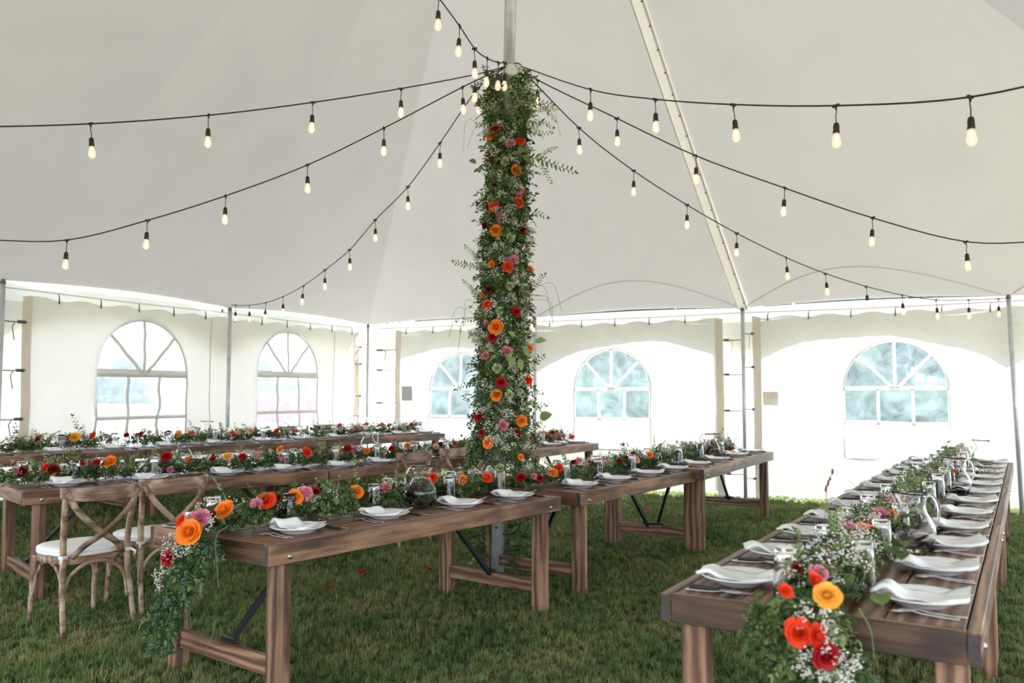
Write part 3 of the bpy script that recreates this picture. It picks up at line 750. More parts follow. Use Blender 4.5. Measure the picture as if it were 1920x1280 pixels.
pitcher(atn('E2', 1794, 929), .0, 'clear glass jug second from the near end of the right-hand row')
pitcher(atn('E3', 1843, 876), .0, 'clear glass jug farthest along the right-hand row')

# ------------------------------------------------------------------ chairs
def chair():
    t = link('crossback_chair', None)
    def P(nm, mb, m, par=t): return link(nm, mb.mesh(nm, m, True), par)
    for s in (-1, 1):
        mb = MB(); tube(mb, spline([(s*.215, -.30, -.01), (s*.205, -.245, .22), (s*.195, -.215, .44), (s*.2, -.225, .62), (s*.213, -.262, .80), (s*.217, -.28, .865)], 4), [.0165]*4+[.020]*8+[.020]*4+[.0185]*4+[.016], 10, sq=(1, .85)); P('back_post', mb, M['chair'])
        mb = MB(); tube(mb, spline([(s*.20, .235, -.01), (s*.195, .215, .2), (s*.19, .19, .43)], 4), [.0145]*3+[.0165]*3+[.019]*3, 10); P('front_leg', mb, M['chair'])
        # bentwood side brace
        mb = MB(); tube(mb, spline([(s*.197, -.235, .17), (s*.192, -.19, .31), (s*.188, -.08, .40), (s*.188, .06, .40), (s*.19, .16, .31), (s*.195, .205, .17)], 5), .0115, 8); P('side_brace', mb, M['chair'])
    for y in (-.225, .2):
        mb = MB(); tube(mb, spline([(-.20, y, .17), (-.17, y, .32), (-.07, y, .405), (.07, y, .405), (.17, y, .32), (.20, y, .17)], 5), .0115, 8); P('cross_brace', mb, M['chair'])
    # curved top rail
    mb = MB(); k = 20; V = []
    for i in range(k+1):
        s = i/k*2-1; x = s*.245; y = -.335+.062*s*s; z = .80; hh = .078-.02*abs(s)**3; lift = .028*s*s*s*s
        for dy, dz in ((-.010, 0), (.010, 0), (.010, hh), (-.010, hh)): V.append((x, y+dy, z+dz+lift-.004*(1 if dz == 0 else 0)))
    Fc = [(i*4+a, i*4+(a+1) % 4, i*4+4+(a+1) % 4, i*4+4+a) for i in range(k) for a in range(4)]+[(3, 2, 1, 0), (k*4, k*4+1, k*4+2, k*4+3)]
    mb.add(V, Fc); o = mb.mesh('top_rail', M['chair']); link('top_rail', o, t)
    for s in (-1, 1):   # crossing slats
        mb = MB(); tube(mb, spline([(s*.215, -.292, .845), (s*.15, -.312, .73), (s*.01, -.300-.008*s, .60), (-s*.09, -.275, .53), (-s*.155, -.235, .455)], 5), .021, 6, sq=(.42, 1) if True else None); P('cross_slat', mb, M['chair'])
        mb = MB(); lathe(mb, [(0, .004), (.005, .003), (.006, 0)], 8); link('screw', mb.mesh('screw', M['clip']), t, (s*.213, -.314, .84), (PI/2, 0, 0))
    # seat frame and cushion
    def ring(r, ins=0):
        out = []
        for i in range(28):
            a = 2*PI*i/28; c, s_ = math.cos(a), math.sin(a)
            q = (abs(c)**3.2+abs(s_)**3.2)**(-1/3.2); x = c*q*(.205-ins)*(1.07 if s_ > 0 else .98+.0*s_); y = s_*q*(.222-ins)
            out.append((x, y))
        return out
    def slab(levels):
        mb = MB(); V = []; n = 28
        for z, ins in levels: V += [(x, y, z) for x, y in ring(0, ins)]
        Fc = [(l*n+i, l*n+(i+1) % n, (l+1)*n+(i+1) % n, (l+1)*n+i) for l in range(len(levels)-1) for i in range(n)]
        Fc += [tuple(range(n))[::-1], tuple((len(levels)-1)*n+i for i in range(n))]
        mb.add(V, Fc); return mb
    P('seat', slab([(.408, .01), (.410, 0), (.446, 0), (.45, .008)]), M['chair'])
    cu = P('cushion', slab([(.451, .012), (.456, -.004), (.470, -.008), (.476, -.002), (.480, -.008), (.492, -.004), (.502, .012), (.507, .05), (.508, .1)]), M['cushion'])
    for s in (-1, 1):
        mb = MB(); tube(mb, [(s*.195+.024*math.cos(a), -.216+.024*math.sin(a), .462) for a in np.linspace(0, 2*PI, 10)], .011, 6, sq=(.4, 1), cap=False)
        tube(mb, [(s*.205, -.245, .465), (s*.225, -.262, .45), (s*.222, -.262, .43)], [.008, .009, .006], 6); P('tie', mb, M['cushion'], cu)
    return t
ch = chair()
def place(o, x, y, ang, lab, z=0):
    # x, y = left back post top
    c, s = math.cos(ang), math.sin(ang); lx, ly = -.217, -.28
    o.location = (x-(lx*c-ly*s), y-(lx*s+ly*c), z); o.rotation_euler = (0, 0, ang); tag(o, lab, 'chair', 'cross-back chairs')
place(ch, -2.66, 5.05, math.radians(51), 'brown wooden cross-back chair with white cushion, nearest at the left table')
place(copy_tree(ch), -2.42, 5.56, math.radians(51), 'brown wooden cross-back chair with white cushion, second from left, behind table corner')
place(copy_tree(ch), -1.05, 7.85, math.radians(54), 'small brown cross-back chair further back, the left of two near the flower column', .02)
place(copy_tree(ch), -.70, 8.45, math.radians(56), 'small brown cross-back chair further back, the right of two near the flower column', .02)
c3 = T['C3']
for q, lab in ((.75, 'brown chair back peeping over the rear row garland, the left one'), (1.35, 'brown chair back peeping over the rear row garland, the right one')):
    p = c3.pt(q, 1.36); place(copy_tree(ch), p[0], p[1], c3.ang+PI, lab, .12)

# ------------------------------------------------------------------ foliage and flower builders
class NB:
    def __init__(s): s.V = []; s.T = []; s.M = []; s.n = 0
    def add(s, v, t, m):
        s.V.append(v); s.T.append(t+s.n); s.M.append(m if hasattr(m, '__len__') else np.full(len(t), m)); s.n += len(v)
    def mesh(s, name, mats, sm=False):
        V = np.concatenate(s.V).astype(np.float32); T_ = np.concatenate(s.T).astype(np.int32); Mi = np.concatenate(s.M).astype(np.int32)
        me = bpy.data.meshes.new(name); me.vertices.add(len(V)); me.vertices.foreach_set('co', V.ravel())
        me.loops.add(T_.size); me.loops.foreach_set('vertex_index', T_.ravel()); me.polygons.add(len(T_))
        me.polygons.foreach_set('loop_start', np.arange(len(T_), dtype=np.int32)*3); me.polygons.foreach_set('loop_total', np.full(len(T_), 3, np.int32))
        for m_ in mats: me.materials.append(m_)
        me.polygons.foreach_set('material_index', Mi)
        if sm: me.polygons.foreach_set('use_smooth', np.ones(len(T_), bool))
        me.update(calc_edges=True); return me
LV = np.array([(0, 0, 0), (.3, .42, .10), (.3, -.42, .10), (.38, 0, -.02), (.72, .3, .07), (.72, -.3, .07), (1, 0, -.08)], float)
LT = np.array([(0, 3, 1), (0, 2, 3), (1, 3, 4), (3, 2, 5), (3, 6, 4), (3, 5, 6)])
def basis(f, up):
    f = f/np.linalg.norm(f); r = np.cross(up, f); r /= (np.linalg.norm(r)+1e-9); u = np.cross(f, r); return np.stack([f, r, u], 1)
def leaf_at(nb, p, f, up, L, w, m):
    B = basis(np.asarray(f, float), np.asarray(up, float)); nb.add((LV*np.array([L, L*w, L])) @ B.T+p, LT, m)
def sprig_proto(seed, nl, ll, w, droop, pair=False, twist=.5):
    r = np.random.default_rng(seed); nb = NB(); L = 1.0; P = []
    for i in range(nl+1):
        s = i/nl; P.append(np.array([s*L, .05*math.sin(s*3+seed), .10*math.sin(s*PI)-droop*s*s]))
    P = np.array(P)
    for i in range(nl):          # stem as thin triangular prism
        a, b = P[i], P[i+1]; o = np.array([[0, .006, 0], [0, -.006, 0], [0, 0, .009]])*(1.3-i/nl)
        v = np.concatenate([a+o, b+o*.9]); nb.add(v, np.array([(0, 1, 4), (0, 4, 3), (1, 2, 5), (1, 5, 4), (2, 0, 3), (2, 3, 5)]), 1)
    for i in range(1, nl+1):
        d = P[i]-P[i-1]; d /= np.linalg.norm(d)
        for sd in ((-1, 1) if pair else ((-1) ** i,)):
            f = d*r.uniform(.35, .8)+np.array([0, sd*r.uniform(.7, 1), r.uniform(-.25, .35)])
            leaf_at(nb, P[i], f, np.array([r.normal(0, twist), r.normal(0, twist), 1]), ll*r.uniform(.65, 1.3)*(1.1-.35*i/nl), w, 0)
    leaf_at(nb, P[-1], P[-1]-P[-2], np.array([0, 0, 1.]), ll*.9, w, 0)
    return np.concatenate(nb.V), np.concatenate(nb.T), np.concatenate(nb.M)
SPR = [sprig_proto(i, 8, .26, .5, .25, True) for i in range(3)]+[sprig_proto(10+i, 9, .30, .62, .35) for i in range(3)]+[sprig_proto(20+i, 6, .36, .75, .2) for i in range(2)]
NARROW = [sprig_proto(30+i, 9, .24, .34, .3, True) for i in range(3)]
def put_sprig(nb, p, d, L, kind=None, mi=0, stem=4, r=None):
    pr = (kind or SPR)[int(rng.integers(len(kind or SPR)))]
    B = basis(np.asarray(d, float), rng.normal(0, .6, 3)+np.array([0, 0, 1.]))
    nb.add((pr[0]*L) @ B.T+np.asarray(p), pr[1], np.where(pr[2] == 0, mi, stem))
GREENS = [M['leafD'], M['leafM'], M['leafL'], M['leafB'], M['stem']]
OCT = np.array([(1, 0, 0), (-1, 0, 0), (0, 1, 0), (0, -1, 0), (0, 0, 1), (0, 0, -1)], float)
OT = np.array([(0, 2, 4), (2, 1, 4), (1, 3, 4), (3, 0, 4), (2, 0, 5), (1, 2, 5), (3, 1, 5), (0, 3, 5)])
def breath(nb, p, rad, n, r=.0042, flat=(1, 1, .7)):
    c = np.asarray(p, float)
    # sub heads so the cloud looks branched
    heads = c+rng.normal(0, .5, (max(2, n//9), 3))*rad*np.array(flat)
    for i in range(n):
        q = heads[rng.integers(len(heads))]+rng.normal(0, .23, 3)*rad; k = r*rng.uniform(.6, 1.25)
        nb.add(OCT*k*np.array([1, 1, .8])+q, OT, 0)
    for h in heads:
        e_ = c-np.array([0, 0, rad*.9]); o = np.array([[.0007, 0, 0], [-.0007, .0007, 0]]); nb.add(np.concatenate([h+o, [e_]]), np.array([(0, 1, 2)]), 1)
def rose_mesh(name, m, seed, style=0):
    r = np.random.default_rng(seed); nb = NB()
    rings = [(3, .20, 1.08, .1, 1.3), (4, .36, 1.08, .2, 1.), (5, .52, 1.0, .3, .9), (6, .68, .86, .4, .85), (7, .84, .66, .5, .85), (7, .97, .42, .6, .8)]
    for k, (n, rt, h, spread, wd) in enumerate(rings):
        for i in range(n):
            a0 = 2*PI*(i+r.uniform(-.15, .15))/n+k*.7; w = 2*PI/n*.85*wd if k > 0 else 1.3
            nu, nv = 5, 4; V = []
            jr = r.uniform(.9, 1.1)
            for j in range(nv+1):
                t = j/nv
                for q in range(nu+1):
                    s = q/nu*2-1; a = a0+s*w*(.55+.45*math.sin(PI*min(1, t*.8+.1)))
                    rad = (.06+(rt-.06)*t**.8)*(1-max(0, 3-k)/3*.62*max(0, t-.5)/.5)*(1-.04*s*s)*jr; rad += .05*max(0, t-.75)*4*(k/5)
                    z = h*(t**.85)*(1-.10*s*s)-(.18*max(0, t-.75)*(k/5))+.025*math.sin(7*s+i)
                    V.append((rad*math.cos(a), rad*math.sin(a), z))
            T_ = []
            for j in range(nv):
                for q in range(nu):
                    b = j*(nu+1)+q; T_ += [(b, b+1, b+nu+2), (b, b+nu+2, b+nu+1)]
            nb.add(np.array(V)*np.array([1, 1, .72]), np.array(T_), 0)
    return nb.mesh(name, [m], False)
def carnation_mesh(name, m, seed):
    r = np.random.default_rng(seed); nb = NB()
    for i in range(70):
        a = r.uniform(0, 2*PI); el = r.uniform(.12, 1.45); R_ = r.uniform(.75, 1.0); w = r.uniform(.22, .34)
        d = np.array([math.cos(a)*math.cos(el), math.sin(a)*math.cos(el), math.sin(el)*.85]); B = basis(d, r.normal(0, 1, 3))
        V = [(0.1, 0, 0)]
        for q in range(6): s = q/5*2-1; V.append((R_*(1-.12*s*s)+(.07 if q % 2 else -.05), s*w, .07*math.sin(q*2.4)))
        for q in range(6): s = q/5*2-1; V.append((R_*.62, s*w*.5, .03*math.sin(q*2)))
        T_ = [(0, 7+q, 8+q) for q in range(5)]+[(7+q, 1+q, 2+q) for q in range(5)]+[(7+q, 2+q, 8+q) for q in range(5)]
        nb.add(np.array(V) @ B.T, np.array(T_), 0)
    return nb.mesh(name, [m], False)
def leaf_big_mesh(name, m, L=1.0, w=.6):
    mb = MB()
    def fn(s, t):
        x = s; hw = w*.5*math.sin(PI*min(1, s**.8))**.8 if 0 < s < 1 else 0; y = (t*2-1)*hw
        return (x, y, .18*abs(y)+.12*math.sin(PI*s)-.06*s)
    v, f = sheet(fn, 10, 4); mb.add(v, f)
    tube(mb, [(-.18, 0, -.02), (0, 0, 0), (.5, 0, .108), (.97, 0, -.05)], [.016, .014, .009, .003], 5)
    return mb.mesh(name, m, True)
ROSE = {}
for k in ('orange', 'coral', 'red', 'dark', 'yellow', 'peach'): ROSE[k] = [('rose', rose_mesh('rose', M[k], i+len(k))) for i in range(2)]
for k in ('pink', 'lime'): ROSE[k] = [('carnation', carnation_mesh('carnation', M[k], i)) for i in range(2)]
BL = [leaf_big_mesh('broad_leaf', M['leafM'], w=.72), leaf_big_mesh('broad_leaf', M['leafL'], w=.5), leaf_big_mesh('broad_leaf', M['leafD'], w=.8)]
def face(d, spin=0.):
    return Vector(d).to_track_quat('Z', 'Y').to_euler()
COLN = {'orange': 'orange', 'coral': 'red-orange', 'red': 'red', 'dark': 'dark red', 'pink': 'pink', 'lime': 'pale green', 'yellow': 'golden yellow', 'peach': 'peach'}
def bloom(root, p, col, r, d):
    """p, d in world space; root is a level-ground empty"""
    nm, me = random.choice(ROSE[col]); q = root.matrix_basis.inverted()
    dd = (q.to_3x3() @ Vector(d)).normalized(); pp = q @ Vector(p)
    e = (Matrix.Rotation(0, 3, 'X')); quat = dd.to_track_quat('Z', 'Y'); quat = quat @ Euler((0, 0, random.uniform(0, 6))).to_quaternion()
    r *= 1.12; o = link(nm, me, root, pp-dd*r*.1, quat.to_euler(), r); o['label'] = COLN[col]+' '+nm; return o
def inv(root, P): return root.matrix_basis.inverted() @ Vector(P)

# ------------------------------------------------------------------ the flower column round the centre pole
PB0 = np.array([-.119, 6.574]); 
def paxis(z): return PB0[0]+.0235*z, PB0[1]
cp = thing('centre_pole', 'tall grey metal centre pole rising above the flower column', 'tent pole', (PB0[0], PB0[1], 0))
mb = MB(); tube(mb, [(paxis(z)[0]-PB0[0], 0, z) for z in (-.02, 1.2, 2.5, 3.98)], .053, 24); link('lower_tube', mb.mesh('lower_tube', M['alu'], True), cp)
mb = MB(); tube(mb, [(paxis(z)[0]-PB0[0], 0, z) for z in (3.9, 5.5, 7.8)], .047, 24); link('upper_tube', mb.mesh('upper_tube', M['alu'], True), cp)
mb = MB(); lathe(mb, [(.11, -.005), (.11, .008), (.07, .012)], 20); link('base_plate', mb.mesh('base_plate', M['bolt']), cp)
bx = paxis(4.0)[0]-PB0[0]
brk = link('collar', box_mesh('collar', .13, .14, .10, M['whitepaint'], .008), cp, (bx+.03, -.02, 4.0), (0, 0, .3))
mb = MB(); lathe(mb, [(0, .008), (.014, .006), (.015, 0)], 8); link('bolt', mb.mesh('bolt', M['bolt']), brk, (.03, -.071, .015), (PI/2, 0, 0))
mb = MB(); tube(mb, [(.04+.035*math.cos(a), -.0, .06+.03*math.sin(a)) for a in np.linspace(-.5, PI+.5, 9)], .008, 6); link('hook', mb.mesh('hook', M['clip'], True), brk)
for z in (.42, .62): 
    mb = MB(); lathe(mb, [(0, .0035), (.011, .003), (.0115, 0)], 10); link('pin_hole', mb.mesh('pin_hole', M['black']), cp, (paxis(z)[0]-PB0[0]-.012, -.0525, z), (PI/2, 0, 0))
fc = thing('flower_column', 'tall column of roses, baby breath and greenery wrapped round the centre pole', 'flower column', (PB0[0], PB0[1], 0))
def crad(z): return float(np.interp(z, [0, .3, .75, .95, 1.3, 2, 2.6, 3.2, 3.75, 3.95], [.12, .20, .22, .24, .21, .185, .16, .14, .155, .12]))
nb = NB(); bb = NB()
for i in range(2600):
    z = rng.uniform(.12, 3.92)
    if z < .8 and rng.random() < .25: continue
    a = rng.uniform(0, 2*PI)
    # bare gap showing the pole under the table, on the camera side
    if z < .82 and abs(((a+PI/2+.25+PI) % (2*PI))-PI) < .75: continue
    R_ = crad(z); rb = R_*rng.uniform(.3, .85); ax = paxis(z)[0]-PB0[0]
    p = np.array([ax+rb*math.cos(a), rb*math.sin(a), z]); L = rng.uniform(.07, .14)
    d = np.array([math.cos(a), math.sin(a), rng.uniform(-.9, .9)])+rng.normal(0, .45, 3)
    if z > 3.6:
        if abs(((a+PI/2+PI) % (2*PI))-PI) < .45 and rng.random() < .8: continue
        d[2] += .9; L *= 1.25
    put_sprig(nb, p, d, L, SPR if rng.random() < .75 else NARROW, int(rng.choice([0, 1, 2, 3], p=[.38, .34, .14, .14])))
link('foliage', nb.mesh('foliage', GREENS), fc)['kind'] = 'stuff'
nb = NB()
for i in range(1500):      # outer sprays lying along the surface
    z = rng.uniform(.86, 3.8); a = rng.uniform(0, 2*PI)
    if z > 3.55 and abs(((a+PI/2+PI) % (2*PI))-PI) < .45: continue
    R_ = crad(z)*rng.uniform(.62, .95); ta = rng.uniform(0, 2*PI)
    d = np.array([-math.sin(a)*math.cos(ta), math.cos(a)*math.cos(ta), math.sin(ta)])+np.array([math.cos(a), math.sin(a), 0])*rng.uniform(.05, .5)
    pr = SPR[int(rng.integers(8))]; B = basis(d, np.array([math.cos(a), math.sin(a), 0])+rng.normal(0, .35, 3)); L = rng.uniform(.07, .13)
    nb.add((pr[0]*L) @ B.T+np.array([paxis(z)[0]-PB0[0]+R_*math.cos(a), R_*math.sin(a), z]), pr[1], np.where(pr[2] == 0, int(rng.choice([0, 1, 2, 3], p=[.34, .40, .16, .10])), 4))
link('outer_foliage', nb.mesh('outer_foliage', GREENS), fc)['kind'] = 'stuff'
def colpt(px, py, out=1.0):
    z = ony(px, py, 6.4)[2]; ax = paxis(z)[0]; R_ = crad(z)*out; x = ony(px, py, 6.45)[0]-ax
    y = 6.574-math.sqrt(max(R_*R_-x*x, (R_*.3)**2)); p = ony(px, py, y); return p, np.array([x/R_, -(6.574-y)/R_, .1])
CF = """930 242 red 20|919 257 orange 15|958 270 pink 19|976 265 coral 16|922 298 red 11|948 303 lime 17|967 320 orange 21|928 346 dark 12|976 356 pink 15|973 367 pink 13
927 388 coral 20|971 380 coral 21|910 388 pink 9|939 404 pink 14|910 423 dark 13|930 433 orange 22|957 445 lime 19|979 432 dark 17|963 488 pink 20|952 500 coral 21|922 495 orange 13
994 506 orange 15|955 536 lime 18|916 542 dark 13|993 541 dark 15|904 553 orange 9|914 571 coral 17|937 583 lime 17|967 585 red 18|991 576 pink 10|912 606 pink 12|931 614 orange 26|923 632 red 17
993 652 orange 14|950 660 pink 23|910 667 pink 16|932 690 lime 18|939 717 red 19|989 713 coral 19|931 741 orange 20|955 740 lime 17|897 781 red 18|977 789 orange 21|943 797 pink 21|969 813 dark 16
916 830 orange 20|903 811 red 11|991 827 pink 10|976 857 orange 12|902 872 pink 13|937 878 lime 18|960 556 lime 8|985 610 orange 7"""
for it in CF.replace('\n', '|').split('|'):
    x, y, c, s = it.split(); p, d = colpt(float(x), float(y), 1.12); bloom(fc, p, c, float(s)/2/245*1.05, d+np.array([rng.normal(0, .2), -.3, .15]))
CBr = [(935, 235), (945, 262), (958, 250), (930, 285), (965, 300), (940, 330), (970, 340), (915, 300), (945, 362), (920, 375), (958, 390), (935, 398), (965, 420), (950, 412), (915, 470), (935, 465), (968, 470), (945, 485), (930, 515), (965, 525), (975, 515), (960, 560), (925, 570), (945, 600), (985, 590), (980, 610), (905, 625), (945, 635), (912, 650), (960, 690), (965, 705), (912, 722), (975, 735), (985, 720), (955, 775), (945, 770), (905, 770), (980, 760), (920, 800), (960, 815), (935, 825), (950, 835), (985, 835), (925, 825), (915, 250), (985, 200), (925, 200), (1000, 240), (910, 500), (990, 460), (893, 640), (915, 590)]
for x, y in CBr:
    p, d = colpt(x, y, 1.12); q = inv(fc, p); breath(bb, (q.x, q.y, q.z), .052, 85, .0058)
for i in range(110):
    z = rng.uniform(.9, 3.85); a = rng.uniform(0, 2*PI); R_ = crad(z)*1.02; breath(bb, (paxis(z)[0]-PB0[0]+R_*math.cos(a), R_*math.sin(a), z), .05, 40, .005)
link('babys_breath', bb.mesh('babys_breath', [M['breath'], M['stem']]), fc)['kind'] = 'stuff'
def branch(root, a, b, y, m, w=NARROW, sc=1.0, wd=1.0):
    pa, pb = ony(*a, y), ony(*b, y); nb = NB(); q0 = np.array(inv(root, pa)); q1 = np.array(inv(root, pb)); L = np.linalg.norm(q1-q0)
    pr = w[random.randrange(len(w))]; B = basis(q1-q0, np.array([.15, -1., .25])); nb.add((pr[0]*np.array([L, L*sc, L*.6])) @ B.T, pr[1], pr[2]); 
    o = link('leafy_branch', nb.mesh('leafy_branch', [m, M['stem']]), root, q0); return o
LONG = [sprig_proto(50+i, 22, .12, .5, .08, False, .9) for i in range(3)]; LONG2 = [sprig_proto(60+i, 13, .19, .52, .1, False, .9) for i in range(3)]
for a, b, m in (((985, 300), (1078, 315), 'leafM'), ((1005, 300), (1043, 277), 'leafM'), ((1015, 305), (1033, 340), 'leafL'), ((980, 395), (1025, 407), 'leafM'), ((985, 355), (1003, 374), 'leafM'),
                ((915, 505), (852, 487), 'leafM'), ((905, 498), (871, 462), 'leafM'), ((915, 590), (858, 603), 'leafM'), ((900, 560), (868, 527), 'leafD'), ((905, 780), (868, 745), 'leafB'), ((900, 755), (886, 715), 'leafB'), ((895, 720), (855, 728), 'leafB'),
                ((980, 560), (1018, 512), 'leafM'), ((985, 690), (1019, 668), 'leafM'), ((985, 735), (1016, 738), 'leafM'), ((980, 750), (1022, 760), 'leafM'), ((1000, 190), (1040, 225), 'leafM'), ((985, 185), (1035, 195), 'leafM'), ((930, 215), (895, 190), 'leafD'),
                ((925, 240), (895, 230), 'leafM'), ((910, 440), (889, 450), 'leafM'), ((915, 380), (893, 395), 'leafM'), ((985, 430), (1000, 450), 'leafL'), ((990, 250), (1033, 248), 'leafL'), ((925, 215), (898, 178), 'leafL'), ((930, 210), (912, 172), 'leafM'), ((990, 215), (1042, 205), 'leafL'), ((995, 225), (1036, 238), 'leafM'), ((985, 205), (1010, 172), 'leafL'), ((940, 195), (938, 158), 'leafM'), ((965, 200), (995, 160), 'leafL'), ((960, 190), (975, 160), 'leafM'), ((950, 195), (955, 165), 'leafM'), ((905, 800), (880, 830), 'leafD'), ((900, 850), (875, 875), 'leafD'),
                ((1000, 800), (1022, 785), 'leafM'), ((1000, 850), (1030, 870), 'leafM'), ((960, 940), (975, 1080), 'leafD'), ((975, 950), (1000, 1070), 'leafD'), ((905, 950), (885, 1040), 'leafD'), ((915, 940), (905, 1010), 'leafD')):
    branch(fc, a, b, 6.42, M[m], LONG if abs(a[0]-b[0])+abs(a[1]-b[1]) > 60 else LONG2, 1.3)
for x, y, ang, L, k in ((893, 305, 2.9, .06, 0), (902, 322, 2.9, .05, 0), (928, 657, 3.1, .065, 1), (963, 668, -1.9, .10, 1), (974, 672, -1.4, .10, 1), (982, 650, -1.1, .10, 1), (966, 630, 2.6, .07, 1), (1012, 783, .3, .10, 0), (930, 665, -2.4, .06, 1), (1003, 640, .1, .09, 1), (978, 275, -1.8, .07, 0), (984, 290, -1.2, .07, 0), (988, 240, 1.2, .06, 1), (950, 676, 1, .08, 1), (915, 360, 2, .05, 1)):
    p = ony(x, y, 6.574-crad(1.5+.0*y)-.035); o = link('broad_leaf', BL[k], fc, inv(fc, p), basis_e if False else Matrix(np.array(basis(np.array([math.cos(ang), -.35, math.sin(ang)]), np.array([.1, -1., .3]))).tolist()).to_euler(), L)
mb = None
for i in range(14):    # thin arching grass stems
    x, y = random.choice([(1000, 235), (905, 260), (905, 300), (1000, 215), (890, 600), (900, 770), (1005, 560)]); y += random.uniform(-15, 15); s = 1 if x > 950 else -1
    p0 = np.array(inv(fc, ony(x-s*20, y, 6.42))); p1 = p0+np.array([s*random.uniform(.12, .22), random.uniform(-.1, .05), random.uniform(-.02, .1)]); p2 = p1+np.array([s*random.uniform(.02, .08), 0, -random.uniform(.15, .3)])
    mb = MB(); tube(mb, spline([p0, p1, p2], 6), .0014, 3); link('grass_stem', mb.mesh('grass_stem', M['fern']), fc)

# ------------------------------------------------------------------ garlands
def garland(key, label, dens0, blooms, seed, u0=.12, u1=None, plane=.42, side=0):
    t = T[key]; u1 = u1 or t.L-.05; dens = dens0*1.2
    root = thing('flower_garland', label, 'garland', (*t.pt(0, t.W/2)[:2], t.z+.002), t.ang, 'flower garlands on the tables')
    bpy.context.view_layer.update()
    nb = NB(); bb = NB(); L = u1-u0
    wob = lambda u: .03*math.sin(u*3.3+seed)
    for i in range(int(dens*L)):
        u = rng.uniform(u0, u1); n = rng.normal(0, .045)+wob(u); z = rng.uniform(.008, .075)
        if rng.random() < .12: z = .1
        d = np.array([rng.normal(0, .9), rng.normal(0, .5)+(n-wob(u))*9, rng.uniform(-.02, .75)])
        ln = rng.uniform(.065, .125)
        if z+ln*d[2]/np.linalg.norm(d) > .17: ln *= .75
        put_sprig(nb, (u, n, z), d, ln, SPR if rng.random() < .8 else NARROW, int(rng.choice([0, 1, 2, 3], p=[.42, .36, .1, .12])))
    for i in range(int(5.0*L)):   # taller sprays standing up
        u = rng.uniform(u0, u1); put_sprig(nb, (u, rng.normal(0, .07), .08), (rng.normal(0, .6), rng.normal(0, .5), 1), rng.uniform(.10, .17), SPR[:3]+NARROW, int(rng.choice([1, 1, 2])))
    V = nb.V
    for i in range(len(V)): V[i][:, 1] = .16*np.tanh(V[i][:, 1]/.16); V[i][:, 2] = np.maximum(V[i][:, 2], .003+.002*rng.random())
    o = link('foliage', nb.mesh('foliage', GREENS), root); o['kind'] = 'stuff'
    for i in range(int((21 if dens0 > 300 else 17)*L)):
        u = rng.uniform(u0, u1); breath(bb, (u, float(np.clip(rng.normal(0, .06), -.085, .085))+wob(u), rng.uniform(.095, .15)), .048, 46, .0048)
    o = link('babys_breath', bb.mesh('babys_breath', [M['breath'], M['stem']]), root); o['kind'] = 'stuff'
    for it in blooms:
        if len(it) == 4:
            x, y, c, s = it
            if key[0] == 'E': p = onz(x, y, t.z+.12)
            else:
                o2 = t.A+t.n*plane; p = onplane(x, y, o2, t.n); p[2] = min(max(p[2], t.z+.05), t.z+.2)
            dist = p[1]; r = s/2*dist/F*1.1
            bloom(root, p, c, r, (rng.normal(0, .35)-(.0), -.75, .65))
        else:
            u, n, c = it; bloom(root, (*t.pt(u, n+t.W/2)[:2], t.z+rng.uniform(.1, .15)), c, rng.uniform(.03, .04), (rng.normal(0, .4), -.6, .8))
    for i in range(int(4*L)):     # single broad leaves
        u = rng.uniform(u0, u1); a = rng.uniform(0, 2*PI)
        link('broad_leaf', BL[i % 3], root, (u, rng.normal(0, .10), rng.uniform(.04, .13)), (rng.normal(0, .5), rng.normal(-.4, .4), a), rng.uniform(.05, .085))
    return root
def rnd(t, k, cols=('red', 'orange', 'pink', 'coral', 'dark', 'red', 'peach')):
    return [(t.L*(i+.5+random.uniform(-.3, .3))/k, random.uniform(-.1, .12), random.choice(cols)) for i in range(k)]
def P_(s): return [(float(a), float(b), c, float(d)) for a, b, c, d in (q.split() for q in s.split('|'))]
gA1 = garland('A1', 'flower garland along the nearest centre table, trailing over its left end', 330,
    P_('375 973 pink 36|421 957 orange 32|396 966 dark 16|482 945 pink 24|499 939 coral 30|519 934 dark 16|553 932 orange 26|572 925 pink 26|592 921 dark 14|668 923 orange 24|723 915 pink 22|771 922 pink 20|811 895 coral 17|866 900 orange 19|913 896 coral 19|940 898 orange 14|977 895 red 17|1000 893 pink 13'), 1, .03)
gA2 = garland('A2', 'flower garland on the middle centre table, right of the flower column', 230,
    P_('1011 897 red 16|1035 887 orange 19|1047 880 coral 18|1075 866 dark 8|1085 865 pink 16|1103 868 red 10|1126 869 pink 17|1161 864 red 10|1174 858 dark 8|1192 862 peach 13|1218 853 orange 12|1228 856 pink 9|1264 852 orange 13|1188 850 red 8|1242 858 pink 8'), 2, -.15)
gA3 = garland('A3', 'flower garland on the farthest centre table by the back wall', 190,
    P_('1332 840 orange 9|1335 828 pink 7|1344 830 red 6|1369 840 coral 11|1295 851 pink 8|1280 850 peach 8|1355 845 dark 6'), 3)
gB1 = garland('B1', 'flower garland on the left-edge table behind the two near chairs', 240,
    P_('42 885 dark 22|86 876 coral 17|101 881 dark 19|30 882 pink 14|155 869 red 8|161 869 pink 8|181 867 red 13|206 866 orange 22|312 856 red 17|318 890 pink 12|399 861 red 13|427 856 yellow 15|455 857 red 14|479 852 pink 13|487 862 lime 11|530 863 pink 13|525 843 orange 13|575 848 coral 17|354 862 orange 12|600 850 pink 8'), 4, -.1)
gB2 = garland('B2', 'flower garland on the second-row table left of the flower column', 220,
    P_('652 841 red 14|666 842 pink 12|688 846 orange 12|635 847 orange 8|735 841 red 10|764 836 orange 11|779 837 red 12|826 833 dark 9|817 838 peach 11|872 829 orange 12|620 849 pink 10|700 840 pink 7'), 5)
